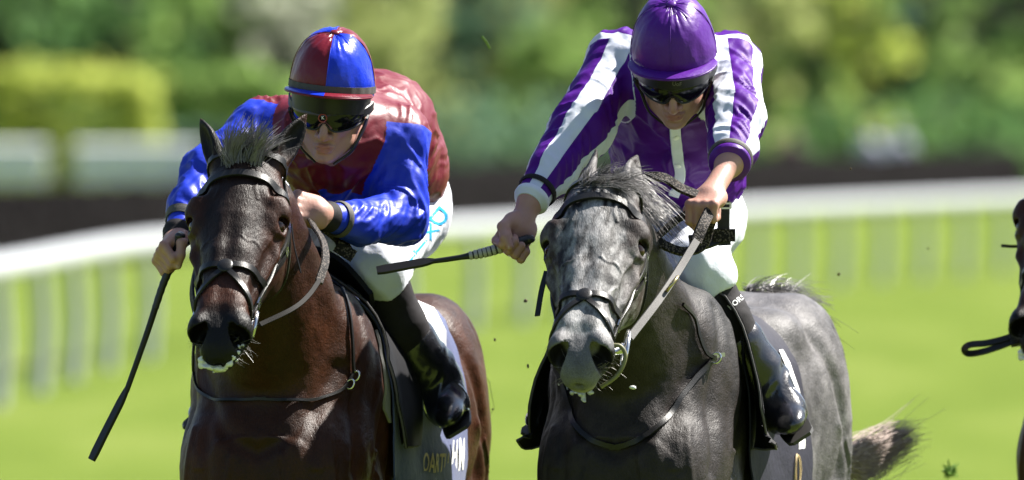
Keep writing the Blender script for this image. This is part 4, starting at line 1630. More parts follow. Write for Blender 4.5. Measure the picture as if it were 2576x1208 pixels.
def px_text(J, bvh, body, px, py, d, ang, hpx, name, mat, parent, bold=.0, off=.002):
    """flat print whose middle lies under a photo pixel; ang = text direction in degrees, hpx = letter size"""
    V, F = text_mesh(body, 1.0, bold)
    o = W(px, py, d)
    k = hpx * TAN_PX * (FOCUS + d)
    a = R(ang)
    X, Z = np.array([1.0, 0, 0]), UPV
    return text_on(bvh, V, F, o, (X * math.cos(a) + Z * math.sin(a)) * k, (Z * math.cos(a) - X * math.sin(a)) * k, ray(px, py), off, name, mat, parent)


def tree_of(o):
    M = full_matrix(o)
    me = o.data
    return BVHTree.FromPolygons([list(M @ v.co) for v in me.vertices], [list(p.vertices) for p in me.polygons])


def print_all():
    sh = [c for c in JG['body'].children if c.name.startswith('helmet_shell')][0]
    px_text(JG, tree_of(sh), 'UoF', 1703, 212, .35, -3, 14, 'lettering', M_print_grey, sh, .01, .004)
    lg = JG['legs'][0]
    px_text(JG, lg['gbvh'], 'HORSE', 1856, 757, .65, 40, 19, 'lettering', M_print_white, lg['gaiter'], .01)
    gb = tree_of(JB['gog'])
    mb = MB()
    P = []
    for t in np.linspace(0, 2 * math.pi, 19):
        p, n = on_mesh(gb, 812 + 10 * math.cos(t), 297 + 9 * math.sin(t), .0015)
        if p is not None:
            P.append(p)
    if len(P) > 4:
        mb.tube(P, .0016, 6).build('emblem', M_print_red, JB['gog'])
    px_text(JB, gb, 'K', 812, 297, .4, 0, 11, 'lettering', M_print_white, JB['gog'], .02)
    for (t, x, y, a, h) in (('D', 1104, 548, -40, 62), ('X', 1082, 585, -40, 50), ('J', 1062, 618, -40, 48), ('L', 1042, 652, -40, 40)):
        px_text(JB, JB['bbvh'], t, x, y, 1.0, a, h, 'lettering', M_print_blue, JB['breeches'], .01, .003)
# ------------------------------------------------------------------ tack, whips, hair, foam
M_metal = simple('steel', (.55, .55, .55), .18, 1.0, var=.1, scale=80)
M_brass = simple('dull_brass', (.42, .34, .18), .35, 1.0, var=.15, scale=80)
M_rein_web = simple('grey_rein_web', (.085, .080, .078), .6, spec=.2, var=.2, scale=160, bmp=.4, bscale=800)
M_rein_dark = simple('dark_rein_leather', (.009, .008, .0075), .7, spec=.1, var=.25, scale=120, bmp=.3, bscale=600)
M_strap_green = simple('olive_strap', (.13, .125, .055), .5, var=.2, scale=90)
M_navy = simple('navy_saddle_cloth', (.032, .045, .130), .62, var=.22, scale=16, bmp=.4, bscale=45, sheen=.15, bdist=.006)
M_navy_dark = simple('dark_navy_cloth', (.011, .0105, .021), .65, var=.25, scale=16, bmp=.4, bscale=45, spec=.25, sheen=.0, bdist=.006)
M_pad = simple('grey_felt_pad', (.20, .195, .18), .85, var=.12, scale=120, bmp=.3, bscale=500)
M_flap = simple('matt_black_flap', (.0055, .0055, .0075), .6, var=.3, scale=40, bmp=.15, bscale=200, spec=.2)
M_grip = simple('black_rubber_grip', (.012, .012, .013), .45, var=.2, scale=300)
M_tape = simple('pale_grip_tape', (.32, .30, .28), .5, var=.15, scale=200)


def rubber_material():
    """rubber rein covering with rows of pale stitches"""
    m, nt, b = mat_new('rubber_rein')
    uv = N_(nt, 'ShaderNodeTexCoord')
    v = N_(nt, 'ShaderNodeTexVoronoi')
    v.inputs['Scale'].default_value = 190
    nt.links.new(uv.outputs['Object'], v.inputs['Vector'])
    f = mth(nt, 'LESS_THAN', v.outputs['Distance'], .42)
    nt.links.new(mixc(nt, f, (.010, .0085, .008), (.085, .070, .060)), b.inputs['Base Color'])
    b.inputs['Roughness'].default_value = .7
    b.inputs['Specular IOR Level'].default_value = .15
    bump(nt, b, v.outputs['Distance'], .6, .002)
    return m


M_rubber = rubber_material()
M_hair_black = simple('black_horsehair', (.042, .037, .037), .38, var=.6, scale=60, spec=.7)
M_hair_grey_and_lit = simple('grey_and_sunlit_horsehair', (.13, .122, .120), .4, var=.6, scale=50, spec=.4)  # the grey's own hair; on the bay's forelock, painted sunlight on black hair
M_hair_tail = simple('tail_hair', (.36, .285, .25), .5, var=.5, scale=40, spec=.35)
M_whisker = simple('pale_whisker', (.22, .20, .18), .5, var=.3, scale=50)
M_foam = simple('mouth_foam', (.56, .565, .54), .3, var=.12, scale=120, bmp=.5, bscale=220, coat=.3)


def strap_on(H, st, w, th, off=.004, per=5, vc=-.075):
    """strap through (station, angle) points laid on the horse's head"""
    st = crom(st, per)
    P, Nn = [], []
    for u, a in st:
        p, n = H['hs'](u, a, off, vc)
        P.append(p)
        Nn.append(n)
    P, Nn = np.array(P), np.array(Nn)
    for _ in range(2):
        P[1:-1] = P[1:-1] * .5 + (P[:-2] + P[2:]) * .25
        Nn[1:-1] = Nn[1:-1] * .4 + (Nn[:-2] + Nn[2:]) * .3
    return MB().strap(P, w, th, Nn)


def buckle(mb, H, u, a, w=.022, off=.009):
    p, n = H['hs'](u, a, off)
    p2, _ = H['hs'](u + .02, a, off)
    t = nrm(p2 - p)
    b = nrm(np.cross(t, n))
    A = np.stack([t, b])
    for (x, y, sx, sy) in ((-.008, 0, .003, w), (.008, 0, .003, w), (0, -w / 2, .019, .003), (0, w / 2, .019, .003), (0, 0, .016, .002)):
        mb.box(p + t * x + b * y, (sx, sy, .0035), np.stack([t, b, n]))
    return mb


def bridle(H, label, cross, ring_r, ring_off, chin=None):
    root = empty('bridle', H['hp'](.06, 0, 0), label, 'bridle', 'bridles of the racehorses')
    strap_on(H, [(.098, -92), (.084, -72), (.074, -42), (.070, 0), (.074, 42), (.084, 72), (.098, 92)], .021, .0045, .007).build('browband', M_leather, root)
    for s in (-1, 1):
        cp = strap_on(H, [(.085, s * 90), (.13, s * 101), (.20, s * 104), (.30, s * 103), (.40, s * 100), (.475, s * 98)], .017, .004, .006).build('cheekpiece', M_leather, root)
        for u, a in ((.135, 101), (.24, 104), (.40, 100)):
            buckle(MB(), H, u, s * a, .021).build('buckle', M_metal, cp)
        n2 = strap_on(H, [(.085, s * 97), (.16, s * 112), (.24, s * 116), (.315, s * 108)], .013, .004, .004).build('noseband_strap', M_leather, root)
        buckle(MB(), H, .19, s * 114, .018, .007).build('buckle', M_metal, n2)
        strap_on(H, [(.085, s * 100), (.14, s * 124), (.19, s * 140), (.22, s * 160)], .012, .003, .004).build('throat_lash', M_leather, root)
        strap_on(H, [(.09, s * 90), (.05, s * 95), (.0, s * 100), (-.02, s * 60), (-.025, 0)], .02, .004, .004).build('headpiece', M_leather, root)
        up = strap_on(H, [(cross, 0), (cross - .006, s * 20), (cross - .014, s * 50), (cross - .018, s * 80), (cross - .025, s * 112)], .018, .004, .005).build('noseband_upper', M_leather, root)
        strap_on(H, [(cross + .004, 0), (cross + .040, s * 24), (cross + .085, s * 52), (cross + .105, s * 85), (cross + .12, s * 130), (cross + .125, s * 170)], .015, .004, .0045).build('noseband_lower', M_leather, root)
        # bit
        c, n = H['hs'](.472, s * 100, ring_off if s > 0 else .008)
        A = np.stack([H['U'], H['V'] * .95 + H['W'] * s * .3])
        A[1] = nrm(A[1])
        bt = MB().ring(c, ring_r, .0052, A, 30).build('bit_ring', M_metal, root)
        q, _ = H['hs'](.512, s * 88, -.012)
        MB().tube(crom([q, q * .45 + c * .55, c + H['V'] * .006], 4), [.0085, .0095, .0105, .011, .0115, .012, .012, .012, .010][:len(crom([q, q * .45 + c * .55, c], 4))], 10).build('mouthpiece', M_metal, bt)
        H['bit%d' % s] = c
    p, n = H['hs'](cross, 0, .008)
    MB().ball(p, (.021, .019, .0055), np.stack([H['U'], H['W'], np.cross(H['U'], H['W'])]), 16, 8).build('noseband_pad', M_leather, root)
    if chin:
        P = crom([W(*q) for q in chin], 8)
        MB().tube(P, .0052, 8).build('chin_strap', M_strap_green, root)
    return root


BB = bridle(HB, 'black leather bridle with a crossed noseband on the bay horse', .365, (.034, .024), .016)
BG = bridle(HG, 'black leather bridle with a large ring bit on the grey horse', .395, (.052, .028), .042)


def px_of(p):
    v = np.asarray(p) - CAM
    D = v @ FWD
    return np.array([1288 + v[0] / D / TAN_PX, 604 - (v @ UPV) / D / TAN_PX, D - FOCUS])


def rein(root, P, w, mat, N=(0, -1, .2), th=.004, name='rein'):
    P = crom(P, 7)
    return MB().strap(P, w, th, np.broadcast_to(np.asarray(N, float), (len(P), 3))).build(name, mat, root)


# reins of the bay: plain leather to the neck, stitched rubber up to the hand
pb = px_of(HB['bit1'])
hb = JB['arms'][0]['hand']['c']
ph = px_of(hb)
rein(BB, [HB['bit1'] + np.array([.012, 0, .0]), W(735, 778, pb[2] + .07), W(775, 745, pb[2] + .16), W(803, 706, -.03)], .012, M_rein_dark, (.2, -1, .3))
rein(BB, [W(802, 710, -.03), W(818, 655, .03), W(812, 608, .12), W(792, 575, .22), hb + np.array([0, 0, -.02])], .022, M_rubber, (.5, -1, .2))
rein(BB, [HB['bit-1'], HB['wd']((-.11, -.62, 1.60)), HB['wd']((-.13, -.34, 1.70)), HB['wd']((-.06, -.16, 1.74)), hb], .02, M_rubber, (-1, -.3, .3))
# loose rein end with a keeper behind the hand of the bay's rider
rein(BB, [hb + np.array([.03, .05, -.04]), W(850, 600, .46), W(872, 632, .46)], .034, M_rubber, (.3, -1, .4), .006)
mb = MB().box(W(868, 632, .45), (.050, .05, .03), np.stack([nrm((.8, 0, -.5)), (0, 1, 0), nrm((.5, 0, .8))]))
mb.build('rein_keeper', M_rubber, BB)
# reins of the grey
hg = JG['arms'][0]['hand']['c']
pg = px_of(HG['bit1'])
rein(BG, [W(1584, 850, pg[2] + .0), W(1652, 762, pg[2] + .12), W(1702, 688, pg[2] + .26), W(1752, 606, .06)], .020, M_rein_web, (.3, -1, .2))
rein(BG, [W(1750, 610, .06), W(1770, 562, .09), hg + np.array([.015, -.01, -.01])], .029, M_rubber, (.3, -1, .1), .006)
rein(BG, [W(1606, 470, .14), W(1630, 447, .13), W(1672, 449, .13), W(1712, 474, .15), hg + np.array([-.02, 0, .01])], .026, M_rubber, (.1, -.8, .6), .006)
rein(BG, [hg + np.array([-.02, -.01, -.02]), W(1700, 556, .18), W(1658, 592, .17), W(1622, 612, .16)], .018, M_rubber, (.2, -.8, .6), .006)
rein(BG, [W(1618, 560, .18), W(1640, 592, .16), W(1672, 618, .16), W(1722, 634, .17), W(1768, 618, .18), W(1785, 570, .18), hg + np.array([.02, .01, -.02])], .024, M_rubber, (.1, -.8, .5), .006)
rein(BG, [W(1735, 612, .19), W(1770, 608, .20), W(1815, 592, .21)], .040, M_leather, (0, -1, .2), .006)
lp = rein(BG, [W(1823, 618, .21), W(1820, 570, .21), W(1821, 505, .21)], .030, M_leather, (0, -1, .1), .007, 'rein_end')
mb = MB()
for (x, y, sx, sz) in ((0, 512, .034, .004), (0, 524, .034, .004)):
    mb.box(W(1822, y, .195), (sx, .004, sz))
for x in (1805, 1839):
    mb.box(W(x, 518, .195), (.004, .004, .014))
mb.build('buckle', M_metal, lp)
MB().box(W(1822, 592, .205), (.052, .024, .030)).build('rein_keeper', M_rubber, BG)
# ring keeping the grey's rein, cheek strap end, chin strap
MB().ring(W(1690, 715, pg[2] + .18), (.022, .022), .004, np.stack([nrm((.6, .2, .75)), (0, 1.0, 0)]), 20).build('rein_ring', M_brass, BG)
sd = HG['hs'](.20, -98, .006)[0]
rein(BG, [sd, sd + np.array([-.012, -.02, -.045]), W(1352, 795, px_of(sd)[2] - .05)], .014, M_leather, (-.5, -1, 0), .003, 'strap_end')
cq, _ = HG['hs'](.53, 62, .004)
ce, _ = HG['hs'](.575, 140, .006)
MB().tube(crom([W(1536, 868, pg[2] - .06), W(1562, 872, pg[2] - .06), W(1573, 900, pg[2] - .06), W(1553, 944, pg[2] - .06), W(1512, 974, pg[2] - .05)], 7), .0048, 8).build('chin_strap', M_strap_green, BG)
sb = HB['hs'](.10, 112, .010)[0]
MB().tube(crom([sb, sb + np.array([.006, -.012, -.05]), sb + np.array([.022, -.02, -.115])], 6), .0022, 6).build('strap_end', M_leather, BB)


# ---- saddles, cloths
def cloth(H, y0, y1, a1, label, mat, rim):
    root = empty('saddle_cloth', H['wd'](((0, (y0 + y1) / 2, 1.55))), label, 'saddle cloth', 'numbered saddle cloths')
    rows = []
    for a in np.linspace(-a1, a1, 61):
        row = []
        for y in np.linspace(y0, y1, 24):
            yy = y + .05 * (abs(a) / a1) ** 2 * (-1 if y > (y0 + y1) / 2 else 0) * ((y - y0) / (y1 - y0))
            g = float(vnoise(np.array([[y * 7, a * .06, 1.0]]), 3)[0]) * .008 * (abs(a) / a1) + .008 * max(0, (abs(a) - 75) / 30) ** 2
            row.append(H['flank'](yy, a, .013 + g)[0])
        rows.append(row)
    rows = np.array(rows)
    for _ in range(3):
        rows[1:-1, 1:-1] = rows[1:-1, 1:-1] * .5 + (rows[:-2, 1:-1] + rows[2:, 1:-1] + rows[1:-1, :-2] + rows[1:-1, 2:]) * .125
    m = MB().grid(rows, -.004)
    sh = m.build('cloth_sheet', mat, root)
    for ed in (rows[:, -1], rows[0], rows[-1]):
        MB().tube(ed, .0042, 6).build('binding', rim, sh)
    V, F = m.out()
    H['cbvh'] = BVHTree.FromPolygons([list(v) for v in V], [list(f) for f in F])
    return root, sh


def text_mesh(body, size, bold=.0):
    cu = bpy.data.curves.new('t', 'FONT')
    cu.body = body
    cu.size = size
    cu.align_x = 'CENTER'
    cu.align_y = 'CENTER'
    cu.offset = bold
    cu.resolution_u = 3
    ob = bpy.data.objects.new('t', cu)
    COL.objects.link(ob)
    dg = bpy.context.evaluated_depsgraph_get()
    me = ob.evaluated_get(dg).to_mesh()
    bm = bmesh.new()
    bm.from_mesh(me)
    bmesh.ops.triangulate(bm, faces=bm.faces[:])
    for _ in range(4):
        es = [e for e in bm.edges if e.calc_length() > size * .16]
        if not es:
            break
        bmesh.ops.subdivide_edges(bm, edges=es, cuts=1, use_grid_fill=False)
        bmesh.ops.triangulate(bm, faces=bm.faces[:])
    V = np.array([v.co[:] for v in bm.verts])
    F = [tuple(v.index for v in f.verts) for f in bm.faces]
    bm.free()
    ob.evaluated_get(dg).to_mesh_clear()
    bpy.data.objects.remove(ob)
    bpy.data.curves.remove(cu)
    return V, F


def text_on(bvh, V, F, o, ex, ey, dirn, off, name, mat, parent):
    """drop flat print onto a surface: local (x, y) -> o + ex x + ey y, pushed along dirn on to the surface"""
    o, ex, ey, dirn = (np.asarray(q, float) for q in (o, ex, ey, dirn))
    dirn = nrm(dirn)
    P, keep = [], []
    for x, y, _ in V:
        p = o + ex * x + ey * y
        hit = bvh.ray_cast(Vector(p - dirn * .3), Vector(dirn), .9)
        if hit[0] is None:
            P.append(p)
            keep.append(False)
        else:
            P.append(np.array(hit[0]) - dirn * off)
            keep.append(True)
    F = [f for f in F if all(keep[i] for i in f)]
    if not F:
        return None
    return put(name, np.array(P), F, mat, parent, smooth=False)


CB, CBs = cloth(HB, .06, .79, 114, 'navy saddle cloth with a white number 7 on the bay horse', M_navy, M_navy)
CG, CGs = cloth(HG, .04, .60, 118, 'dark saddle cloth with white numerals on the grey horse', M_navy_dark, M_navy_dark)


def flank_text(H, sh, body, y, z, size, mat, name, side=1, bold=0.0, slant=0.0):
    # z here is the angle down the flank at which the middle of the print lies
    V, F = text_mesh(body, size, bold)
    P = [H['flank'](y + vx, z - math.degrees(vy / .27), .024 + .006 * max(0, (z - 75) / 30))[0] for vx, vy, _ in V]
    put(name, np.array(P), F, mat, sh, smooth=False)


flank_text(HB, CBs, '7', .635, 53, .40, M_print_white, 'numeral', 1, .012)
flank_text(HB, CBs, 'OARTU', .40, 104, .066, M_print_gold, 'lettering', 1, .001)
flank_text(HB, CBs, 'H', .575, 101, .10, M_print_white, 'lettering', 1, .003)
flank_text(HB, CBs, 'M', .66, 101, .10, M_print_white, 'lettering', 1, .003)
flank_text(HG, CGs, '1', .36, 42, .30, M_print_white, 'numeral', 1, .012)
flank_text(HG, CGs, '1', .47, 76, .34, M_print_white, 'numeral', 1, .012)
# gilt emblem low on the grey's cloth: two open loops
mb = MB()
for k, (ry, rz) in enumerate(((.022, .050), (.014, .040), (.024, .036))):
    P = []
    for t in np.linspace(0, 2 * math.pi, 25):
        q = HG['wd']((.3, .40 + ry * math.cos(t) + .004 * k, 1.13 + rz * math.sin(t) + .006 * k))
        hit = HG['cbvh'].ray_cast(Vector(q), Vector(HG['wv']((-1, 0, 0))), .6)
        if hit[0] is not None:
            P.append(np.array(hit[0]) + HG['wv']((.004, 0, 0)))
    if len(P) > 3:
        mb.tube(P, .0014, 5)
if mb.n:
    mb.build('emblem', M_print_gold, CGs)


def saddle(H, J, label, flap_rear, flap_front, fl_):
    root = empty('saddle', H['wd']((0, .3, 1.6)), label, 'saddle', 'racing saddles')
    rows = []
    for a in np.linspace(-26, 26, 17):
        row = []
        for y in np.linspace(.04, .42, 20):
            t = (y - .04) / .38
            up = .010 + .035 * math.exp(-(t / .16) ** 2) * math.cos(R(a * 3)) + .025 * sst(np.array([t]), .7, 1.0)[0] * math.cos(R(a * 3)) ** 2
            row.append(H['flank'](y, a, .02 + up)[0])
        rows.append(row)
    MB().grid(rows, -.012).build('seat', M_flap, root)
    for s in (-1, 1):
        # flap: hangs from the tree, held off the flank by the rider's leg
        rows = []
        for t in np.linspace(0, 1, 18):
            a = 6 + 88 * t
            f = np.interp(t, [0, .35, .7, 1], flap_front)
            r_ = np.interp(t, [0, .35, .7, 1], flap_rear)
            row = []
            for k in np.linspace(0, 1, 12):
                row.append(H['flank'](f + (r_ - f) * k, s * a, .021 + fl_ * t ** 2.6 * (1 - k) ** .7)[0])
            rows.append(row)
        rows = np.array(rows)
        for _ in range(2):
            rows[1:-1, 1:-1] = rows[1:-1, 1:-1] * .5 + (rows[:-2, 1:-1] + rows[2:, 1:-1] + rows[1:-1, :-2] + rows[1:-1, 2:]) * .125
        fl = MB().grid(rows, -s * .005).build('flap', M_flap, root)
        MB().tube(np.vstack([rows[:, 0], rows[-1]]), .0028, 6).build('piping', M_rein_web, fl)
        # felt pad edge in front of the flap
        rows = []
        for t in np.linspace(.22, .80, 16):
            a = 20 + 74 * t
            f = np.interp(t, [0, .35, .7, 1], flap_front)
            w_ = .006 + .040 * math.sin((t - .22) / .58 * math.pi)
            rows.append([H['flank'](f - w_ * k, s * a, .010)[0] for k in np.linspace(-.4, 1, 6)])
        if J['pale_pad']:
            MB().grid(rows, -s * .006).build('pad', M_pad, root)
        # girth
        P = [H['flank'](.16, s * a, .014)[0] for a in np.linspace(70, 180, 24)]
        Nn = [H['flank'](.16, s * a, .014)[1] for a in np.linspace(70, 180, 24)]
        MB().strap(P, .07, .006, Nn).build('girth', M_leather, root)
        # stirrup
        leg = J['legs'][0 if s > 0 else 1]
        mid, ft, wd_, dn, rt = leg['foot']
        c = mid - dn * .012 + ft * .012
        up_ = -nrm(dn + ft * .1)
        P = [c + wd_ * (.052 * math.sin(R(t))) + up_ * (.064 * math.cos(R(t)) if abs(t) < 100 else .064 * math.cos(R(t))) for t in np.linspace(-128, 128, 25)]
        ir = MB().tube(P, .0058, 10).build('stirrup_iron', M_metal, root)
        MB().strap([P[0], (P[0] + P[-1]) / 2, P[-1]], .034, .006, [up_] * 3).build('tread', M_metal, ir)
        out = H['wv']((s, 0, 0))
        SL = crom([H['flank'](.2, s * 34, .012)[0], H['flank'](.22, s * 60, .012)[0], c + up_ * .10 - out * .02, c + up_ * .066], 6)
        MB().strap(SL, .016, .004, [out] * len(SL)).build('stirrup_leather', M_leather, root)
    return root


JB['pale_pad'], JG['pale_pad'] = True, False
SB = saddle(HB, JB, 'black racing saddle with a pale felt pad under the claret and blue rider', [.16, .26, .32, .28], [.05, .04, .04, .08], .022)
SG = saddle(HG, JG, 'black racing saddle with a broad dark flap under the purple rider', [.10, .10, .10, .06], [.03, -.01, -.05, -.02], .085)


# ---- breastplates
def on_body(H, pts, off):
    P, Nn = [], []
    for q in crom(pts, 6):
        p, n = H['cast'](q[0], q[1], off)
        if p is not None:
            P.append(p)
            Nn.append(n)
    P, Nn = np.array(P), np.array(Nn)
    for _ in range(2):
        P[1:-1] = P[1:-1] * .5 + (P[:-2] + P[2:]) * .25
    return P, Nn


def both(H, P, Nn, w, name, bp):
    """the same strap on the horse's other side"""
    Q = np.array([mirror_in(H, p) for p in P])
    c0 = np.array([0, 0, 0])
    Nq = np.array([mirror_in(H, p + n) for p, n in zip(P, Nn)]) - Q
    MB().strap(Q, w, .004, Nq).build(name, M_leather, bp)
    if name == 'shoulder_strap':
        MB().strap(P, w, .004, Nn).build(name, M_leather, bp)


bp = empty('breastplate', HB['wd']((0, -.4, 1.25)), 'thin black breast strap with a small buckle across the bay chest', 'breast strap', 'breast straps')
P, Nn = on_body(HB, [(846, 705), (868, 760), (880, 840), (884, 935)], .006)
both(HB, P, Nn, .0075, 'shoulder_strap', bp)
P, Nn = on_body(HB, [(884, 938), (858, 980), (800, 1004), (735, 1008), (690, 1006), (640, 1002)], .005)
b1 = both(HB, P, Nn, .0075, 'chest_strap', bp) or MB().strap(P, .0075, .004, Nn).build('chest_strap', M_leather, bp)
mb = MB()
for q in ((884, 945), (872, 966)):
    p, n = HB['cast'](*q, .010)
    mb.ring(p, (.012, .009), .0026, np.stack([nrm((.45, 0, .9)), nrm((.9, -.2, -.4))]), 14)
mb.build('buckle', M_metal, b1)
bp = empty('breastplate', HG['wd']((0, -.4, 1.25)), 'black breast strap with a steel buckle on the shoulder of the grey', 'breast strap', 'breast straps')
P, Nn = on_body(HG, [(1712, 765), (1742, 800), (1756, 850), (1772, 888), (1792, 900)], .006)
both(HG, P, Nn, .009, 'shoulder_strap', bp)
P, Nn = on_body(HG, [(1794, 898), (1750, 950), (1712, 1000), (1682, 1048), (1640, 1090), (1585, 1116), (1535, 1124)], .005)
b1 = both(HG, P, Nn, .014, 'chest_strap', bp) or MB().strap(P, .014, .005, Nn).build('chest_strap', M_leather, bp)
mb = MB()
p, n = HG['cast'](1790, 900, .012)
mb.ring(p, (.013, .011), .0028, np.stack([nrm((.6, 0, .8)), nrm((.8, -.2, -.6))]), 14)
p, n = HG['cast'](1796, 893, .012)
mb.box(p, (.030, .008, .010), np.stack([nrm((1, 0, .15)), (0, 1, 0), nrm((-.15, 0, 1))]))
mb.build('buckle', M_metal, b1)


# ---- whips
def whip(label, cap, pts, rad, grip, tape, flap, flap_n):
    root = empty('whip', cap, label, 'whip', 'jockeys\' whips')
    P = crom(pts, 10)
    n = len(P)
    r = np.interp(np.linspace(0, 1, n), *rad)
    k = int(n * grip)
    gr = np.array([r[i] * (1 + .10 * (i % 2)) for i in range(k + 1)])
    g = MB().tube(P[:k + 1], gr, 14).build('handle', M_grip, root)
    MB().ball(P[0], (r[0] * 1.28, r[0] * 1.28, r[0] * .9), None, 16, 8).build('end_cap', M_grip, g)
    d = nrm(P[0] - P[1])
    x = nrm(np.cross(d, (0, 1, .3)))
    MB().tube([P[0] + d * r[0] * .6, P[0] + d * r[0] * .95], [r[0] * .72, r[0] * .66], 16, True).build('cap_disc', M_tape, g)
    if tape:
        mb = MB()
        a, b = tape
        Q = [P[0] + 0 * d]
        for t in np.linspace(a, b, 8):
            i = t * (n - 1)
            j = int(i)
            q = P[j] + (P[min(j + 1, n - 1)] - P[j]) * (i - j)
            e = nrm(P[min(j + 1, n - 1)] - P[j])
            rr = np.interp(i, np.arange(n), r) * 1.16
            mb.tube([q - e * .0042, q, q + e * .0042], [rr * .94, rr, rr * .94], 16)
        mb.build('grip_tape', M_tape, g)
    MB().tube(P[k:], r[k:], 10).build('shaft', M_leather, root)
    F = crom(flap, 6)
    m = len(F)
    t = np.linspace(0, 1, m)
    w = np.interp(t, [0, .12, .3, .9, 1], [.010, .017, .024, .026, .022])
    MB().strap(F, w, .0055, [flap_n] * m).build('flap', M_leather, root)
    return root


bar = JB['arms'][1]['hand']['bar']
db = px_of(bar)[2]
whip('long black whip pointing down in the gloveless hand of the claret and blue rider', W(453, 594, db - .02),
     [W(453, 594, db - .02), bar, W(408, 722, db), W(370, 838, db), W(318, 985, db)],
     ([0, .25, .5, 1], [.0105, .0105, .0085, .0068]), .62, None,
     [W(322, 975, db), W(300, 1020, db), W(262, 1095, db), W(231, 1158, db)], nrm((-.7, -.6, .2)))
bar = JG['arms'][1]['hand']['bar']
db = px_of(bar)[2]
whip('black whip with a pale ribbed grip held out sideways by the purple and white rider', W(1331, 602, db + .01),
     [W(1331, 602, db + .01), bar, W(1240, 630, db), W(1190, 642, db), W(1130, 652, db), W(1085, 658, db)],
     ([0, .3, .55, .7, 1], [.0115, .0115, .0105, .0068, .0062]), .5, (.30, .62),
     [W(1092, 657, db), W(1060, 662, db), W(1005, 672, db), W(948, 682, db)], nrm((.05, -.75, .65)))


# ---- hair
def locks(name, H, roots, mean, length, spread, bend, n, r0, mat, parent, clump=9, seed=1, gravity=0.0):
    """strands growing from root points (world), leaning along mean, in clumps"""
    rg = np.random.default_rng(seed)
    mb = MB()
    mean = np.asarray(mean, float)
    roots = np.asarray(roots, float)
    for c in range(n):
        r_ = roots[rg.integers(len(roots))] + rg.normal(0, .006, 3)
        d = nrm(mean + rg.normal(0, spread, 3))
        L = length * rg.uniform(.6, 1.15)
        b = np.asarray(bend) + rg.normal(0, .12, 3)
        for k in range(clump):
            r2 = r_ + rg.normal(0, .0045, 3)
            d2 = nrm(d + rg.normal(0, .07, 3))
            l2 = L * rg.uniform(.75, 1.1)
            b2 = b + rg.normal(0, .08, 3)
            ts = np.linspace(0, 1, 6)
            P = [r2 + d2 * l2 * t + b2 * l2 * t * t * .5 - np.array([0, 0, gravity]) * l2 * t * t for t in ts]
            mb.hair(P, r0, r0 * .25)
    return mb.build(name, mat, parent)


def head_pts(H, us, angs):
    return [H['hs'](u, a, -.004)[0] for u in us for a in angs]


# bay: a spiky forelock blown up and to the right of the view
locks('forelock', HB, head_pts(HB, (-.005, .012, .025), (-22, -8, 8, 22)), (.04, .10, 1.0), .105, .24, (.45, .1, -.35), 85, .0011, M_hair_grey_and_lit, HB['o'], 9, 3)  # black hair, its sunlit grey put into the colour
locks('forelock', HB, head_pts(HB, (-.01, .01), (-10, 5, 20)), (.35, .1, .85), .085, .22, (.3, -.1, -.5), 30, .0011, M_hair_black, HB['o'], 9, 4)
# grey: forelock swept to the right, wisps of mane beside the neck
locks('forelock', HG, head_pts(HG, (-.01, .01, .03), (-30, -12, 8, 25)), (.50, -.12, .40), .075, .22, (.9, -.15, -.9), 55, .0008, M_hair_grey_and_lit, HG['o'], 9, 5)
locks('forelock', HG, head_pts(HG, (.0, .02), (-20, 0, 20)), (.2, .3, .8), .06, .35, (.3, .3, -.3), 20, .0010, M_hair_black, HG['o'], 8, 6)
locks('mane', HG, [HG['wd']((x, y, z)) for (x, y, z) in ((.03, -.52, 1.86), (.03, -.46, 1.84), (.03, -.38, 1.80), (.03, -.30, 1.76))], (.75, -.3, .05), .12, .30, (.3, .1, -1.3), 60, .0008, M_hair_grey_and_lit, HG['o'], 8, 7)
locks('mane', HB, [HB['wd']((x, y, z)) for (x, y, z) in ((-.02, -.45, 1.83), (-.02, -.36, 1.80), (-.02, -.28, 1.76))], (-.5, .5, .2), .08, .30, (-.3, .4, -1.0), 30, .0011, M_hair_black, HB['o'], 8, 8)
# the grey's tail: hair lifting off the dock, then streaming out to the right
dock = [HG['wd']((x, y, z)) for (x, y, z) in ((.02, 1.08, 1.565), (.06, 1.12, 1.56), (.09, 1.18, 1.545), (.10, 1.22, 1.52))]
locks('tail_head_hair', HG, dock, (.45, .6, .28), .13, .30, (.4, .4, -.9), 60, .0011, M_hair_black, HG['o'], 8, 9)
tr = [W(2070 + 6 * i, 1140 + 10 * j, 1.95) for i in range(3) for j in range(5)]
rg = np.random.default_rng(5)
mb = MB()
for i in range(800):
    a = tr[rg.integers(len(tr))] + rg.normal(0, .008, 3)
    e = rg.normal(0, 1, 2)
    t_end = W(2268 + rg.normal(0, 26), 1100 + e[0] * 20, 2.35)
    m1 = W(2150 + rg.normal(0, 10), 1158 + e[0] * 24 + rg.normal(0, 5), 2.1)
    m2 = W(2215 + rg.normal(0, 14), 1134 + e[0] * 26 + rg.normal(0, 5), 2.25)
    if i % 17 == 0:
        t_end = t_end + rg.normal(0, .03, 3) + np.array([.02, 0, .02])
    mb.hair(crom([a, m1, m2, t_end], 3), .0013, .0004)
mb.hair(crom([W(2110, 1130, 2.0), W(2180, 1175, 2.1), W(2235, 1180, 2.2)], 4), .001, .0004)
mb.build('tail', M_hair_tail, HG['o'])
tb = MB()
for i in range(500):
    a = HB['wd']((rg.normal(0, .02), 1.30, 1.42 + rg.normal(0, .02)))
    e = rg.normal(0, 1, 3)
    P = [a, HB['wd']((.0 + e[0] * .03, 1.48, 1.38 + e[1] * .03)), HB['wd']((-.04 + e[0] * .06, 1.75, 1.20 + e[1] * .06)), HB['wd']((-.30 + e[0] * .06, 1.98, 1.05 + e[2] * .08))]
    tb.hair(crom(P, 3), .0014, .0004)
tb.build('tail', M_hair_black, HB['o'])


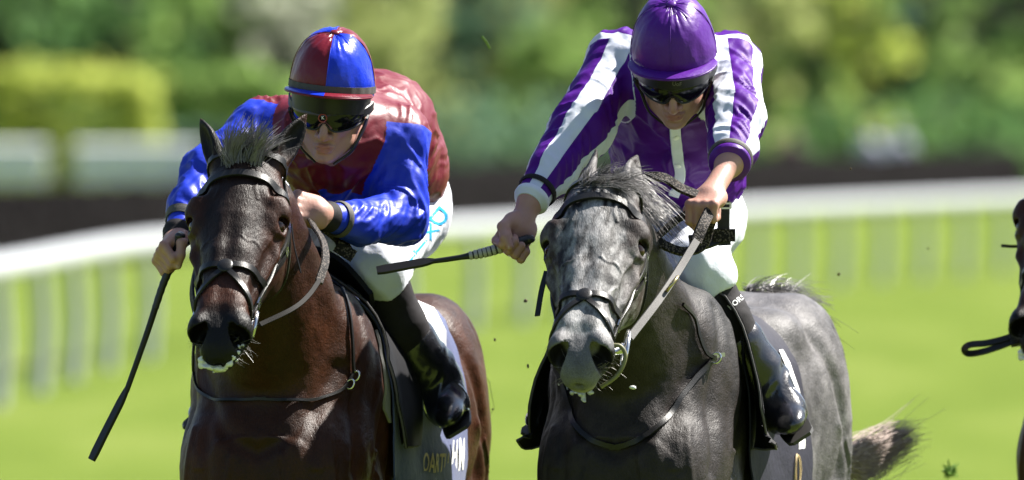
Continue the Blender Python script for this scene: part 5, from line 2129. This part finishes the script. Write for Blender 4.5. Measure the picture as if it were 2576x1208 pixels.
def whiskers(H, n, mat, seed):
    rg = np.random.default_rng(seed)
    mb = MB()
    for i in range(n):
        s = 1 if rg.random() < .65 else -1
        p, nn = H['hs'](rg.uniform(.50, .585), s * rg.uniform(70, 165), -.001)
        d = nrm(nn + np.array([.35 * s, -.2, -.25]) + rg.normal(0, .25, 3))
        L = rg.uniform(.014, .036)
        b = rg.normal(0, .25, 3)
        mb.hair([p + d * L * t + b * L * t * t for t in np.linspace(0, 1, 4)], .0005, .00025)
    mb.build('whiskers', mat, H['o'], kind='stuff')


whiskers(HB, 90, M_hair_grey_and_lit, 1)
whiskers(HG, 80, M_whisker, 2)


# ---- foam at the lips
def foam(H, blobs, seed):
    rg = np.random.default_rng(seed)
    C = []
    last = None
    for (x, y, r_, m) in blobs:
        for k in range(m):
            p, n = H['cast'](x + rg.normal(0, 4), y + rg.normal(0, 4), rg.uniform(-.004, .004))
            if p is None or (last is not None and np.linalg.norm(p - last) > .05):
                if last is None:
                    continue
                p = W(x + rg.normal(0, 4), y + rg.normal(0, 4), px_of(last)[2])
            else:
                last = p
            C.append((p + rg.normal(0, .002, 3), r_ * rg.uniform(.55, 1.2)))
    F = field_for([c for c, r in C], .03, .0022)
    for c, r_ in C:
        F.add(ell(c, (r_ * .43, r_ * .43, r_ * .34)), .006)
    V, Q = F.mesh(1)
    N = vnormals(V, Q)
    V = V + N * (fbm(V * 170, 5) * .0022)[:, None]
    put('foam', V, Q, M_foam, H['o'])


foam(HB, [(503, 906, .007, 6), (512, 918, .009, 8), (528, 927, .011, 9), (546, 930, .012, 10), (564, 926, .012, 9), (580, 915, .010, 8), (591, 900, .008, 8), (598, 884, .007, 7), (603, 868, .006, 6)], 3)
foam(HG, [(1414, 962, .007, 6), (1428, 976, .009, 7), (1446, 984, .010, 8), (1464, 988, .012, 10), (1482, 984, .010, 8), (1496, 972, .008, 6), (1508, 950, .006, 6), (1516, 930, .006, 5), (1466, 996, .010, 8), (1470, 1006, .008, 5)], 4)

print_all()

# ------------------------------------------------------------------ a third runner cut by the right edge of the view
SH = np.array([2.005, 2.0, -.02])
HD = HB['hp'](.25, -.05, 0)
T3 = np.array(Matrix.Translation(Vector(SH + HD)) @ Matrix.Rotation(-R(7), 4, 'Z') @ Matrix.Translation(Vector(-HD)))


def X3(p):
    return T3[:3, :3] @ np.asarray(p, float) + T3[:3, 3]



def third():
    o = HB['o'].copy()
    COL.objects.link(o)
    o['label'] = 'brown racehorse cut off by the right edge of the picture, slightly out of focus'
    M = Matrix(T3.tolist()) @ full_matrix(HB['o'])
    MW[o.name] = M
    o.location = M.translation
    o.rotation_euler = M.to_euler()
    for ch in list(HB['o'].children):
        c = ch.copy()
        COL.objects.link(c)
        c.parent = o
        MW[c.name] = Matrix.Identity(4)
    H = dict(HB)
    H['M'] = T3 @ HB['M']
    H['Mi'] = np.linalg.inv(H['M'])
    H['wd'] = lambda p: H['M'][:3, :3] @ np.asarray(p, float) + H['M'][:3, 3]

    def S(px, py, d):
        return X3(W(px, py, d))
    hr = fist_at(650, 600, .22, (.2, -.9, -.3), (.1, .3, -.9), (1, .2, .1))
    hl = fist_at(778, 528, .31, (-.92, -.30, .25), (-.1, .85, -.5), (.1, .2, 1))
    for h in (hr, hl):
        h['c'] = X3(h['c'])
    J = dict(label='person in pale blue silks on the brown horse at the right edge', h=.005,
             head=head_frame(S(824, 274, .46), R(24), R(5), 0),
             torso=[(S(850, 365, .64), .115), (S(870, 400, .74), .135), (S(905, 365, .95), .150), (S(915, 430, 1.12), .142), (S(920, 540, 1.25), .130)],
             arms=[dict(pts=[(S(990, 365, .66), .066), (S(985, 545, .60), .058), (S(905, 562, .46), .047), (S(822, 545, .36), .033)], hand=hl, ref=(0, -.6, 1), armhole=.01, bands=[]),
                   dict(pts=[(S(690, 350, .70), .066), (S(640, 480, .58), .056), (S(640, 550, .42), .045), (S(648, 580, .32), .034)], hand=hr, ref=(0, -.6, 1), armhole=.02, bands=[])],
             legs=leg_pair(H, [(S(1000, 540, 1.2), .100), (S(945, 640, .76), .070), (S(998, 800, .88), .062), (S(1108, 950, 1.02), .044), (S(1122, 965, 1.12), .038), (S(1130, 1020, .88), .046)], .80),
             silk=M_silk_lb, cap=(M_sat_lb, M_sat_lb), button=M_sat_lb)
    J = jockey(J)
    # its saddle cloth and flap on the near side, bridle strap, and the looped strap blown out to the left
    root = empty('saddle', H['wd']((0, .2, 1.6)), 'black saddle flap of the brown horse at the right edge', 'saddle', 'racing saddles')
    rows = []
    for t in np.linspace(0, 1, 12):
        a = -(10 + 86 * t)
        rows.append([X3(HB['flank'](y, a, .012 + .02 * t)[0]) for y in np.linspace(.04, .3, 8)])
    MB().grid(rows, .005).build('flap', M_flap, root)
    root = empty('bridle', S(611, 430, 0), 'dark bridle of the brown horse at the right edge', 'bridle', 'bridles of the racehorses')
    for nm, st, w in (('cheekpiece', [(.085, -90), (.13, -101), (.24, -104), (.40, -100), (.475, -98)], .018), ('browband', [(.098, -92), (.074, -42), (.070, 0), (.074, 42), (.098, 92)], .021),
                      ('noseband', [(.365, -112), (.365, -50), (.365, 0), (.365, 50), (.365, 112)], .018)):
        P, Nn = [], []
        for u, a in crom(st, 5):
            p, n = HB['hs'](u, a, .006)
            P.append(X3(p))
            Nn.append(T3[:3, :3] @ n)
        MB().strap(P, w, .004, Nn).build(nm, M_leather, root)
    p = X3(HB['hs'](.20, -99, .006)[0])
    MB().strap([p, p + (-.02, -.01, .0), p + (-.045, -.02, .002)], .008, .003, (0, -1, .3)).build('strap_end', M_leather, root)
    d = 1.75
    c = W(2556, 846, d)
    root = empty('looped_strap', c, 'black looped strap sticking out to the left from the horse at the right edge', 'strap')
    P = crom([W(2560, 842, d), W(2520, 855, d), W(2480, 864, d), W(2440, 868, d - .01), W(2426, 880, d), W(2436, 890, d + .01), W(2470, 886, d), W(2515, 872, d), W(2556, 856, d)], 6)
    MB().strap(P, .017, .005, (0, -1, .5)).build('loop', M_leather, root)
    MB().strap([W(2540, 850, d), W(2562, 846, d), W(2600, 838, d + .05)], .050, .02, (0, -1, .2)).build('keeper', M_leather, root)


third()
# ------------------------------------------------------------------ turf, rails, fence, hedges, trees, onlookers
def turf_material():
    m, nt, b = mat_new('race_turf')
    tc = N_(nt, 'ShaderNodeTexCoord')
    mp = N_(nt, 'ShaderNodeMapping')
    mp.inputs['Scale'].default_value = (1.0, .12, 1)
    mp.inputs['Rotation'].default_value = (0, 0, R(84))
    nt.links.new(tc.outputs['Object'], mp.inputs['Vector'])
    n1 = noise_node(nt, .9, 3, mp.outputs[0])
    n2 = noise_node(nt, 60, 3, tc.outputs['Object'])
    c = ramp(nt, n1.outputs[0], [(.38, (0.0920, 0.1246, 0.0213)), (.52, (0.1073, 0.1421, 0.0257)), (.64, (0.1319, 0.1623, 0.0363))])
    c2 = mixc(nt, mth(nt, 'MULTIPLY', n2.outputs[0], .5), c.outputs[0], (.085, .14, .022))
    nt.links.new(c2, b.inputs['Base Color'])
    b.inputs['Roughness'].default_value = 1.0
    b.inputs['Specular IOR Level'].default_value = .02
    bump(nt, b, n2.outputs[0], .5, .03)
    return m


g = MB().grid([[(-260, 900, 0), (260, 900, 0)], [(-260, -40, 0), (260, -40, 0)]])
g.top('turf', turf_material(), kind='structure', c=(0, 0, 0))

M_rail = simple('white_rail_plastic', (.42, .43, .45), .4, var=.06, scale=3)
M_white = simple('bright_white_rail', (.80, .80, .80), .4, var=.05, scale=3)
M_post = simple('rail_post', (.36, .38, .39), .45, var=.10, scale=3)
M_brush = simple('dark_brown_brush', (.006, .0045, .0055), .9, var=.5, scale=6, spec=.04)
M_bark = simple('bark', (.05, .04, .032), .9, var=.3, scale=8)
D_of = lambda py, z: (2.0 - z) / ((py - 289) * TAN_PX)


def wd_at(px, D, z):
    return np.array([(px - 1288) * TAN_PX * D, D, z])


# the running rail curving away along the course
knots = [(-900, 62), (-300, 80), (0, 88), (450, 107), (1200, 120), (1850, 141), (2576, 164), (3300, 192)]
line = crom([wd_at(px, D, 0)[:2] for px, D in knots], 24)
seg = np.concatenate([[0], np.cumsum(np.linalg.norm(np.diff(line, axis=0), axis=1))])


def along(s):
    return np.array([np.interp(s, seg, line[:, 0]), np.interp(s, seg, line[:, 1])])


rr = empty('running_rail', (*along(20), 0), 'long white plastic running rail on posts curving away behind the horses', 'rail')
P = np.array([[*along(s), .95] for s in np.linspace(0, seg[-1], 120)])
MB().tube(P, .078, 12, flat=(.9, 1.1)).build('top_rail', M_rail, rr)
s_turn = float(np.interp(800, (line[:, 0] / line[:, 1]) / TAN_PX + 1288, seg))
POSTS = list(np.arange(.6, s_turn, 4.2)) + list(np.arange(s_turn, seg[-1], 3.3))
pm = None
for k, s in enumerate(POSTS):
    x, y = along(s)
    if pm is None:
        mb = MB().tube([(0, 0, 0), (.03, .06, .45), (.01, .03, .80), (0, 0, .90)], [.06, .056, .052, .048], 12)
        pm = mb.build('post', M_post, rr)
        base = pm
    else:
        pm = base.copy()
        COL.objects.link(pm)
        pm.parent = rr
    t = along(min(s + .5, seg[-1])) - along(max(s - .5, 0))
    if pm is base:
        V0 = np.array([v.co[:] for v in base.data.vertices]) + np.array([*along(20), 0])
        base.data.vertices.foreach_set('co', V0.astype(np.float32).ravel())
    pm.location = (x - along(20)[0], y - along(20)[1], 0)

# dark brush fence beyond the rail: long, with a ragged twiggy top
fk = [(-900, 130), (-300, 152), (0, 165), (450, 181), (1200, 213), (1850, 246), (2576, 286), (3300, 322)]
fl2 = crom([wd_at(px, D, 0)[:2] for px, D in fk], 24)
bf = empty('brush_fence', (*fl2[40], 0), 'long low dark brown brush fence beyond the white running rail', 'brush fence')
rows = []
nf = len(fl2)
for k in range(nf):
    x, y = fl2[k]
    h = 1.05 + .17 * sst(np.array([k / nf]), .40, .60)[0] + .03 * math.sin(k * 1.7) + random.uniform(-.02, .02)
    rows.append([(x, y - .5, 0), (x, y - .45, h * .6), (x, y - .3, h), (x, y + .3, h), (x, y + .5, 0)])
MB().grid(rows).build('fence_body', M_brush, bf)
mb = MB()
for i in range(2600):
    k = random.uniform(0, nf - 1)
    x, y = fl2[int(k)] + (fl2[min(int(k) + 1, nf - 1)] - fl2[int(k)]) * (k % 1)
    p = np.array([x + random.uniform(-.2, .2), y + random.uniform(-.5, .1), random.uniform(.2, .95)])
    q = p + np.array([random.uniform(-.15, .15), random.uniform(-.15, .05), random.uniform(.12, .26)])
    mb.hair([p, (p + q) / 2 + .02, q], .012, .004)
mb.build('twigs', M_brush, bf, kind='stuff')

# two short lengths of white rail by the hedge on the left
for (x0, x1, lab) in ((-60, 118, 'short length of white rail at the far left in front of the clipped hedge'),
                      (190, 505, 'longer white rail section left of the bay horse, in front of the hedges')):
    D = 190
    a, b = wd_at(x0, D, 0), wd_at(x1, D, 0)
    t = empty('rail_section', (a + b) / 2, lab, 'rail', 'white rail sections by the hedges')
    for z in (1.06, 1.27, 1.48):
        MB().tube([a + (0, 0, z), b + (0, 0, z)], .102, 10).build('bar', M_white, t)
    n = max(2, int((b - a)[0] / .9))
    for k in range(n + 1):
        q = a + (b - a) * (k + .02) / (n + .04)
        MB().tube([q, q + (0, 0, 1.36)], .03, 8).build('post', M_post, t)


# ---- foliage
def leaf_mat(name, c1, c2, c3):
    m, nt, b = mat_new(name)
    at = N_(nt, 'ShaderNodeAttribute', attribute_name='leaf')
    r_ = ramp(nt, at.outputs['Fac'], [(0, c1), (.5, c2), (1, c3)])
    nt.links.new(r_.outputs[0], b.inputs['Base Color'])
    b.inputs['Roughness'].default_value = .55
    b.inputs['Specular IOR Level'].default_value = .12
    tr = N_(nt, 'ShaderNodeBsdfTranslucent')
    nt.links.new(r_.outputs[0], tr.inputs[0])
    ms = N_(nt, 'ShaderNodeMixShader')
    ms.inputs[0].default_value = .68
    nt.links.new(b.outputs[0], ms.inputs[1])
    nt.links.new(tr.outputs[0], ms.inputs[2])
    nt.links.new(ms.outputs[0], nt.nodes.get('Material Output').inputs[0])
    return m


LM = dict(dark=leaf_mat('dark_foliage', (0.0544, 0.1157, 0.0382), (0.0926, 0.1837, 0.0612), (0.1565, 0.2722, 0.0885)),
          teal=leaf_mat('blue_green_foliage', (0.0544, 0.1114, 0.0707), (0.0952, 0.1701, 0.1063), (0.1565, 0.2451, 0.1429)),
          mid=leaf_mat('mid_green_foliage', (0.1361, 0.2246, 0.0612), (0.2313, 0.3471, 0.1020), (0.3401, 0.4627, 0.1496)),
          olive=leaf_mat('olive_foliage', (0.2313, 0.2790, 0.1020), (0.3674, 0.4151, 0.1632), (0.4899, 0.5308, 0.2177)),
          lime=leaf_mat('lime_foliage', (0.2857, 0.3471, 0.0816), (0.4353, 0.5034, 0.1157), (0.5714, 0.6395, 0.1632)),
          hedge=leaf_mat('golden_hedge_foliage', (0.34, 0.41, 0.085), (0.45, 0.51, 0.12), (0.56, 0.59, 0.17)),
          pale=leaf_mat('blossom_foliage', (0.2527, 0.2722, 0.1944), (0.4082, 0.4277, 0.3402), (0.5638, 0.5638, 0.4860)))


def leaves(pts, size, rg):
    n = len(pts)
    a = rg.normal(0, 1, (n, 3))
    a /= np.linalg.norm(a, axis=1)[:, None]
    b = np.cross(a, rg.normal(0, 1, (n, 3)))
    b /= np.linalg.norm(b, axis=1)[:, None]
    s = size * rg.uniform(.6, 1.4, n)[:, None]
    V = np.stack([pts - a * s, pts + b * s * .5, pts + a * s, pts - b * s * .5], 1).reshape(-1, 3)
    return V, np.arange(n * 4).reshape(-1, 4)


def tree(px, D, h, w, mat, label, seed, n=1700, name='broadleaf_tree', low=.12):
    rg = np.random.default_rng(seed)
    o = wd_at(px, D, 0)
    root = empty(name, o, label, 'tree', 'trees behind the course')
    mb = MB().tube(crom([o + (0, 0, -.1), o + (rg.normal(0, .08), 0, h * .25), o + (rg.normal(0, .15), 0, h * .6)], 4), np.linspace(.03 * h, .010 * h, 9), 10)
    for k in range(5):
        a = rg.uniform(0, 6.28)
        z = h * rg.uniform(.22, .5)
        mb.tube(crom([o + (0, 0, z), o + (math.cos(a) * w * .25, math.sin(a) * w * .25, z + h * .12), o + (math.cos(a) * w * .42, math.sin(a) * w * .42, z + h * .22)], 3), [.012 * h, .010 * h, .009 * h, .007 * h, .006 * h, .005 * h, .004 * h], 6)
    mb.build('trunk', M_bark, root)
    cl = []
    for k in range(34):
        z = h * (low + (1 - low) * rg.beta(1.3, 1.3))
        rad = w * .5 * math.sqrt(max(0.05, 1 - ((z / h - .48) / .56) ** 2))
        a = rg.uniform(0, 6.28)
        r_ = rad * math.sqrt(rg.uniform(.1, 1))
        cl.append((o + (math.cos(a) * r_, math.sin(a) * r_, z), w * rg.uniform(.10, .20), rg.uniform(-.25, .25)))
    pts, val = [], []
    per = n // len(cl)
    for c, r_, v in cl:
        d = rg.normal(0, 1, (per, 3))
        d /= np.linalg.norm(d, axis=1)[:, None]
        pts.append(c + d * r_ * rg.uniform(.4, 1.05, (per, 1)) * (1, 1, .8))
        val.append(np.clip(.5 + v + rg.normal(0, .16, per), 0, 1))
    pts, val = np.vstack(pts), np.concatenate(val)
    pts[:, 2] = np.maximum(pts[:, 2], .08)
    V, F = leaves(pts, .024 * w + .08, rg)
    c = put('crown', V, F, LM[mat], root, smooth=False)
    fattr(c.data, 'leaf', np.repeat(val, 4))


def hedge(px0, px1, D, z1, depth, mat, label, seed, n, cat='hedge'):
    rg = np.random.default_rng(seed)
    a, b = wd_at(px0, D, 0), wd_at(px1, D, 0)
    root = empty('clipped_hedge', (a + b) / 2, label, cat, 'clipped hedges at the left')
    mb = MB()
    for k in range(6):
        q = a + (b - a) * (k + .5) / 6 + (0, depth / 2, 0)
        mb.tube([q, q + (0, 0, z1 * .5), q + (.1, 0, z1 * .85)], [.06, .05, .02], 7)
    mb.build('stem', M_bark, root)
    u = rg.uniform(0, 1, (n, 3))
    f = rg.integers(0, 4, n)
    u[f == 0, 1] = rg.uniform(0, .12, (f == 0).sum())
    u[f == 1, 2] = 1 - rg.uniform(0, .06, (f == 1).sum())
    u[f == 2, 0] = rg.choice([0, 1], (f == 2).sum()) + rg.normal(0, .02, (f == 2).sum())
    pts = a + np.stack([u[:, 0] * (b - a)[0], u[:, 1] * depth, u[:, 2] * z1], 1) + rg.normal(0, .05, (n, 3))
    pts = pts + np.stack([fbm(pts * 1.1, 5), fbm(pts * 1.1, 6), fbm(pts * 1.1, 7)], 1) * .32
    pts[:, 2] = np.maximum(pts[:, 2], .05)
    V, F = leaves(pts, .10, rg)
    c = put('foliage', V, F, LM[mat], root, smooth=False)
    fattr(c.data, 'leaf', np.repeat(np.clip(.5 + .25 * fbm(pts * 1.3, 3) + rg.normal(0, .15, n), 0, 1), 4))


hedge(-140, 372, 205, 2.62, 1.0, 'hedge', 'tall clipped golden hedge at the far left of the course', 1, 4600)
hedge(420, 760, 228, 2.65, 2.0, 'mid', 'green clipped hedge behind the bay horse, right of the golden one', 2, 6000)
hedge(395, 560, 215, 1.75, 1.2, 'teal', 'low dark hedge between the golden hedge and the bay horse', 3, 3000)
spec = [(-60, 262, 9, 5.2, 'dark', 'dark green tree rising behind the golden hedge at the far left'),
        (330, 270, 9, 5.0, 'dark', 'dark green tree above the right end of the golden hedge'),
        (520, 255, 8, 3.6, 'mid', 'mid green tree left of the blossom tree'),
        (715, 250, 6.5, 2.2, 'pale', 'pale blossoming tree above the bay rider, its crown whitish'),
        (985, 245, 5.2, 3.4, 'olive', 'olive green tree just right of the quartered cap'),
        (1190, 285, 8, 3.0, 'teal', 'blue green tree between the two riders, left of the purple arm'),
        (1320, 300, 9, 3.2, 'olive', 'tall olive tree between the two riders'),
        (1400, 240, 3.6, 2.0, 'mid', 'short bright bush below the olive tree between the riders'),
        (1620, 290, 9, 4.2, 'mid', 'green tree behind the purple cap'),
        (1900, 260, 7, 2.6, 'olive', 'light olive tree right of the purple rider'),
        (2060, 300, 9, 3.0, 'mid', 'green tree between two lighter ones on the right'),
        (2175, 255, 7, 2.2, 'lime', 'yellow green tree on the right, left of the dark gap'),
        (2340, 310, 9, 3.2, 'teal', 'dark blue green tree in the gap on the right'),
        (2480, 265, 7.5, 3.0, 'mid', 'mid green tree near the right edge'),
        (2660, 255, 8, 3.4, 'dark', 'dark green tree at the right edge of the view')]
spec = [(px, D + 42, h * 1.15, w * 1.15, m_, lab) if px > 800 else (px, D, h, w, m_, lab) for px, D, h, w, m_, lab in spec]
for i, (px, D, h, w, m_, lab) in enumerate(spec):
    tree(px, D, h, w, m_, lab, 100 + i)
# the wood behind, one mass
rg = np.random.default_rng(9)
n = 42000
pts = np.stack([rg.uniform(-48, 48, n), rg.uniform(362, 385, n), rg.uniform(0, 1, n) ** .9 * 11], 1)
V, F = leaves(pts, .62, rg)
o = own('far_wood', V, F, LM['teal'], kind='stuff')
fattr(o.data, 'leaf', np.repeat(np.clip(.45 + .6 * fbm(pts * .35, 8) + rg.normal(0, .1, n), 0, 1), 4))
# low dark shrubs along the back of the course
for i, (px, D, w, h, mt, lab) in enumerate([(1250, 225, 3.4, 1.9, 'teal', 'low dark shrub behind the fence between the riders'), (1950, 235, 4.2, 1.75, 'dark', 'low dark shrub behind the fence right of the purple rider'),
                                     (2450, 240, 5.0, 1.8, 'dark', 'low dark shrub behind the fence near the right edge'), (860, 230, 3.2, 1.8, 'dark', 'low dark shrub behind the claret and blue rider'), (1600, 232, 3.6, 1.8, 'teal', 'low dark shrub behind the purple rider')]):
    tree(px, D + 48, h * 1.15, w * 1.2, mt, lab, 200 + i, 900, 'shrub', .02)


# ---- onlookers beyond the rail, small and far out of focus
def bystander(px, D, top, skin, label, seed, hat=None):
    o = wd_at(px, D, 0)
    F = field_for([o + (0, 0, 0), o + (0, 0, 1.8)], .42, .022)
    h = .23
    F.add(ell(o + (0, -.01, 1.62), (.075, .095, .115)), .02)
    F.add(rc(o + (0, 0, 1.50), o + (0, 0, 1.36), .05, .09), .04)
    F.chain([o + (0, 0, 1.34), o + (0, 0, 1.1), o + (0, 0, .92)], [.15, .135, .15], .06)
    for s in (-1, 1):
        F.chain([o + (s * .18, 0, 1.38), o + (s * .25, -.02, 1.12), o + (s * .20, -.16, .95)], [.055, .045, .035], .03)
        F.add(ell(o + (s * .19, -.20, .94), (.03, .05, .035)), .02)
        F.chain([o + (s * .09, 0, .9), o + (s * .10, -.01, .48), o + (s * .10, .02, .07)], [.085, .06, .045], .03)
        F.add(rc(o + (s * .10, .04, .04), o + (s * .11, -.14, .03), .045, .035), .02)
    F.add(ell(o + (0, -.105, 1.60), (.012, .02, .02)), .01)
    V, Q = F.mesh(1)
    b = own('person', V, Q, M_skin, c=o, label=label, cat='person', group='onlookers beyond the rail')
    fattr(b.data, 'tint', np.zeros(len(V)))
    F = field_for([o + (0, 0, .5), o + (0, 0, 1.6)], .45, .024)
    F.chain([o + (0, 0, 1.34), o + (0, 0, 1.1), o + (0, 0, .86)], [.18, .165, .185], .06)
    for s in (-1, 1):
        F.chain([o + (s * .18, 0, 1.38), o + (s * .25, -.02, 1.12), o + (s * .205, -.14, .97)], [.08, .068, .055], .03)
    V, Q = F.mesh(1)
    put('coat', V, Q, top, b)
    mb = MB()
    for s in (-1, 1):
        mb.tube([o + (s * .09, 0, .95), o + (s * .10, -.01, .48), o + (s * .10, .02, .10)], [.105, .085, .065], 12)
        mb.V and None
    mb.build('trousers', M_black_cloth, b)
    if hat:
        mb = MB().ball(o + (0, 0, 1.70), (.10, .115, .085))
        mb.tube([o + (0, 0, 1.685), o + (0, 0, 1.70)], [.20, .195], 24)
        mb.build('hat', hat, b)
    return b


M_lav = simple('lavender_coat', (.56, .55, .70), .8, var=.1, scale=5)
M_rust = simple('rust_coat', (.09, .045, .05), .8, var=.2, scale=5)
M_straw = simple('pale_hat', (.6, .58, .58), .8, var=.1, scale=9)
bystander(2190, 272, M_lav, None, 'blurred person in pale lavender at the rail on the right', 1)
bystander(2262, 278, M_lav, None, 'blurred person in a pale coat and pale hat at the rail on the right', 2, M_straw)
bystander(1990, 262, M_rust, None, 'blurred person in dark rust red beyond the rail on the right', 3)


# ---- clods and blades of turf thrown up by the hooves
M_soil = simple('turf_clod', (.085, .062, .035), .95, var=.4, scale=90, bmp=.6, bscale=200)
M_blade = simple('cut_grass', (.12, .24, .02), .7, var=.3, scale=50)
rg = np.random.default_rng(21)


def clod(px, py, d, r, label, mat=None):
    mb = MB().ball((0, 0, 0), r, None, 16, 11)
    V, F = mb.out()
    V = V * (1 + .45 * fbm(V / r * 1.4 + px, 2)[:, None]) * rg.uniform(.6, 1.3, 3)
    own('turf_clod', V + W(px, py, d), F, mat or M_soil, c=W(px, py, d), label=label, cat='clod', group='clods of turf in the air')


for (px, py, d, r, lab) in ((1322, 757, 1.2, .0042, 'small brown clod of turf in the air left of the grey noseband'),
                            (1328, 921, 1.1, .004, 'small brown clod of turf in the air left of the grey chin'),
                            (1245, 855, 1.6, .0032, 'tiny brown clod of turf in the air just right of the bay quarters'),
                            (2140, 425, .8, .0026, 'tiny pale speck of turf in the air right of the purple elbow'),
                            (2110, 690, 2.0, .0032, 'tiny brown clod of turf in the air above the grey croup'),
                            (2335, 625, 2.6, .0026, 'tiny brown clod of turf in the air far right, below the rail'),
                            (1240, 1030, 2.0, .0026, 'tiny dark clod of turf in the air low between the two horses')):
    clod(px, py, d, r, lab)
mb = MB()
o = W(2392, 1188, 3.2)
for i in range(70):
    a = o + rg.normal(0, .007, 3)
    q = a + rg.normal(0, 1, 3) * .008 + (.0, 0, .004)
    mb.hair([a, (a + q) / 2, q], .0036, .0015)
V, F = mb.out()
own('grass_tuft', V, F, M_blade, label='torn green grass tuft in the air at the lower right, under the grey tail', cat='grass tuft')
mb = MB()
mb.strap([W(1212, 92, 1.5), W(1222, 104, 1.5), W(1232, 122, 1.52)], .006, .0015, (0, -1, .2))
V, F = mb.out()
own('cut_grass', V, F, M_blade, label='single green grass blade in the air above and left of the purple arm', cat='grass blade')
clod(1592, 975, -.33, .0062, 'pale fleck of foam flying below the chin of the grey horse', M_foam)
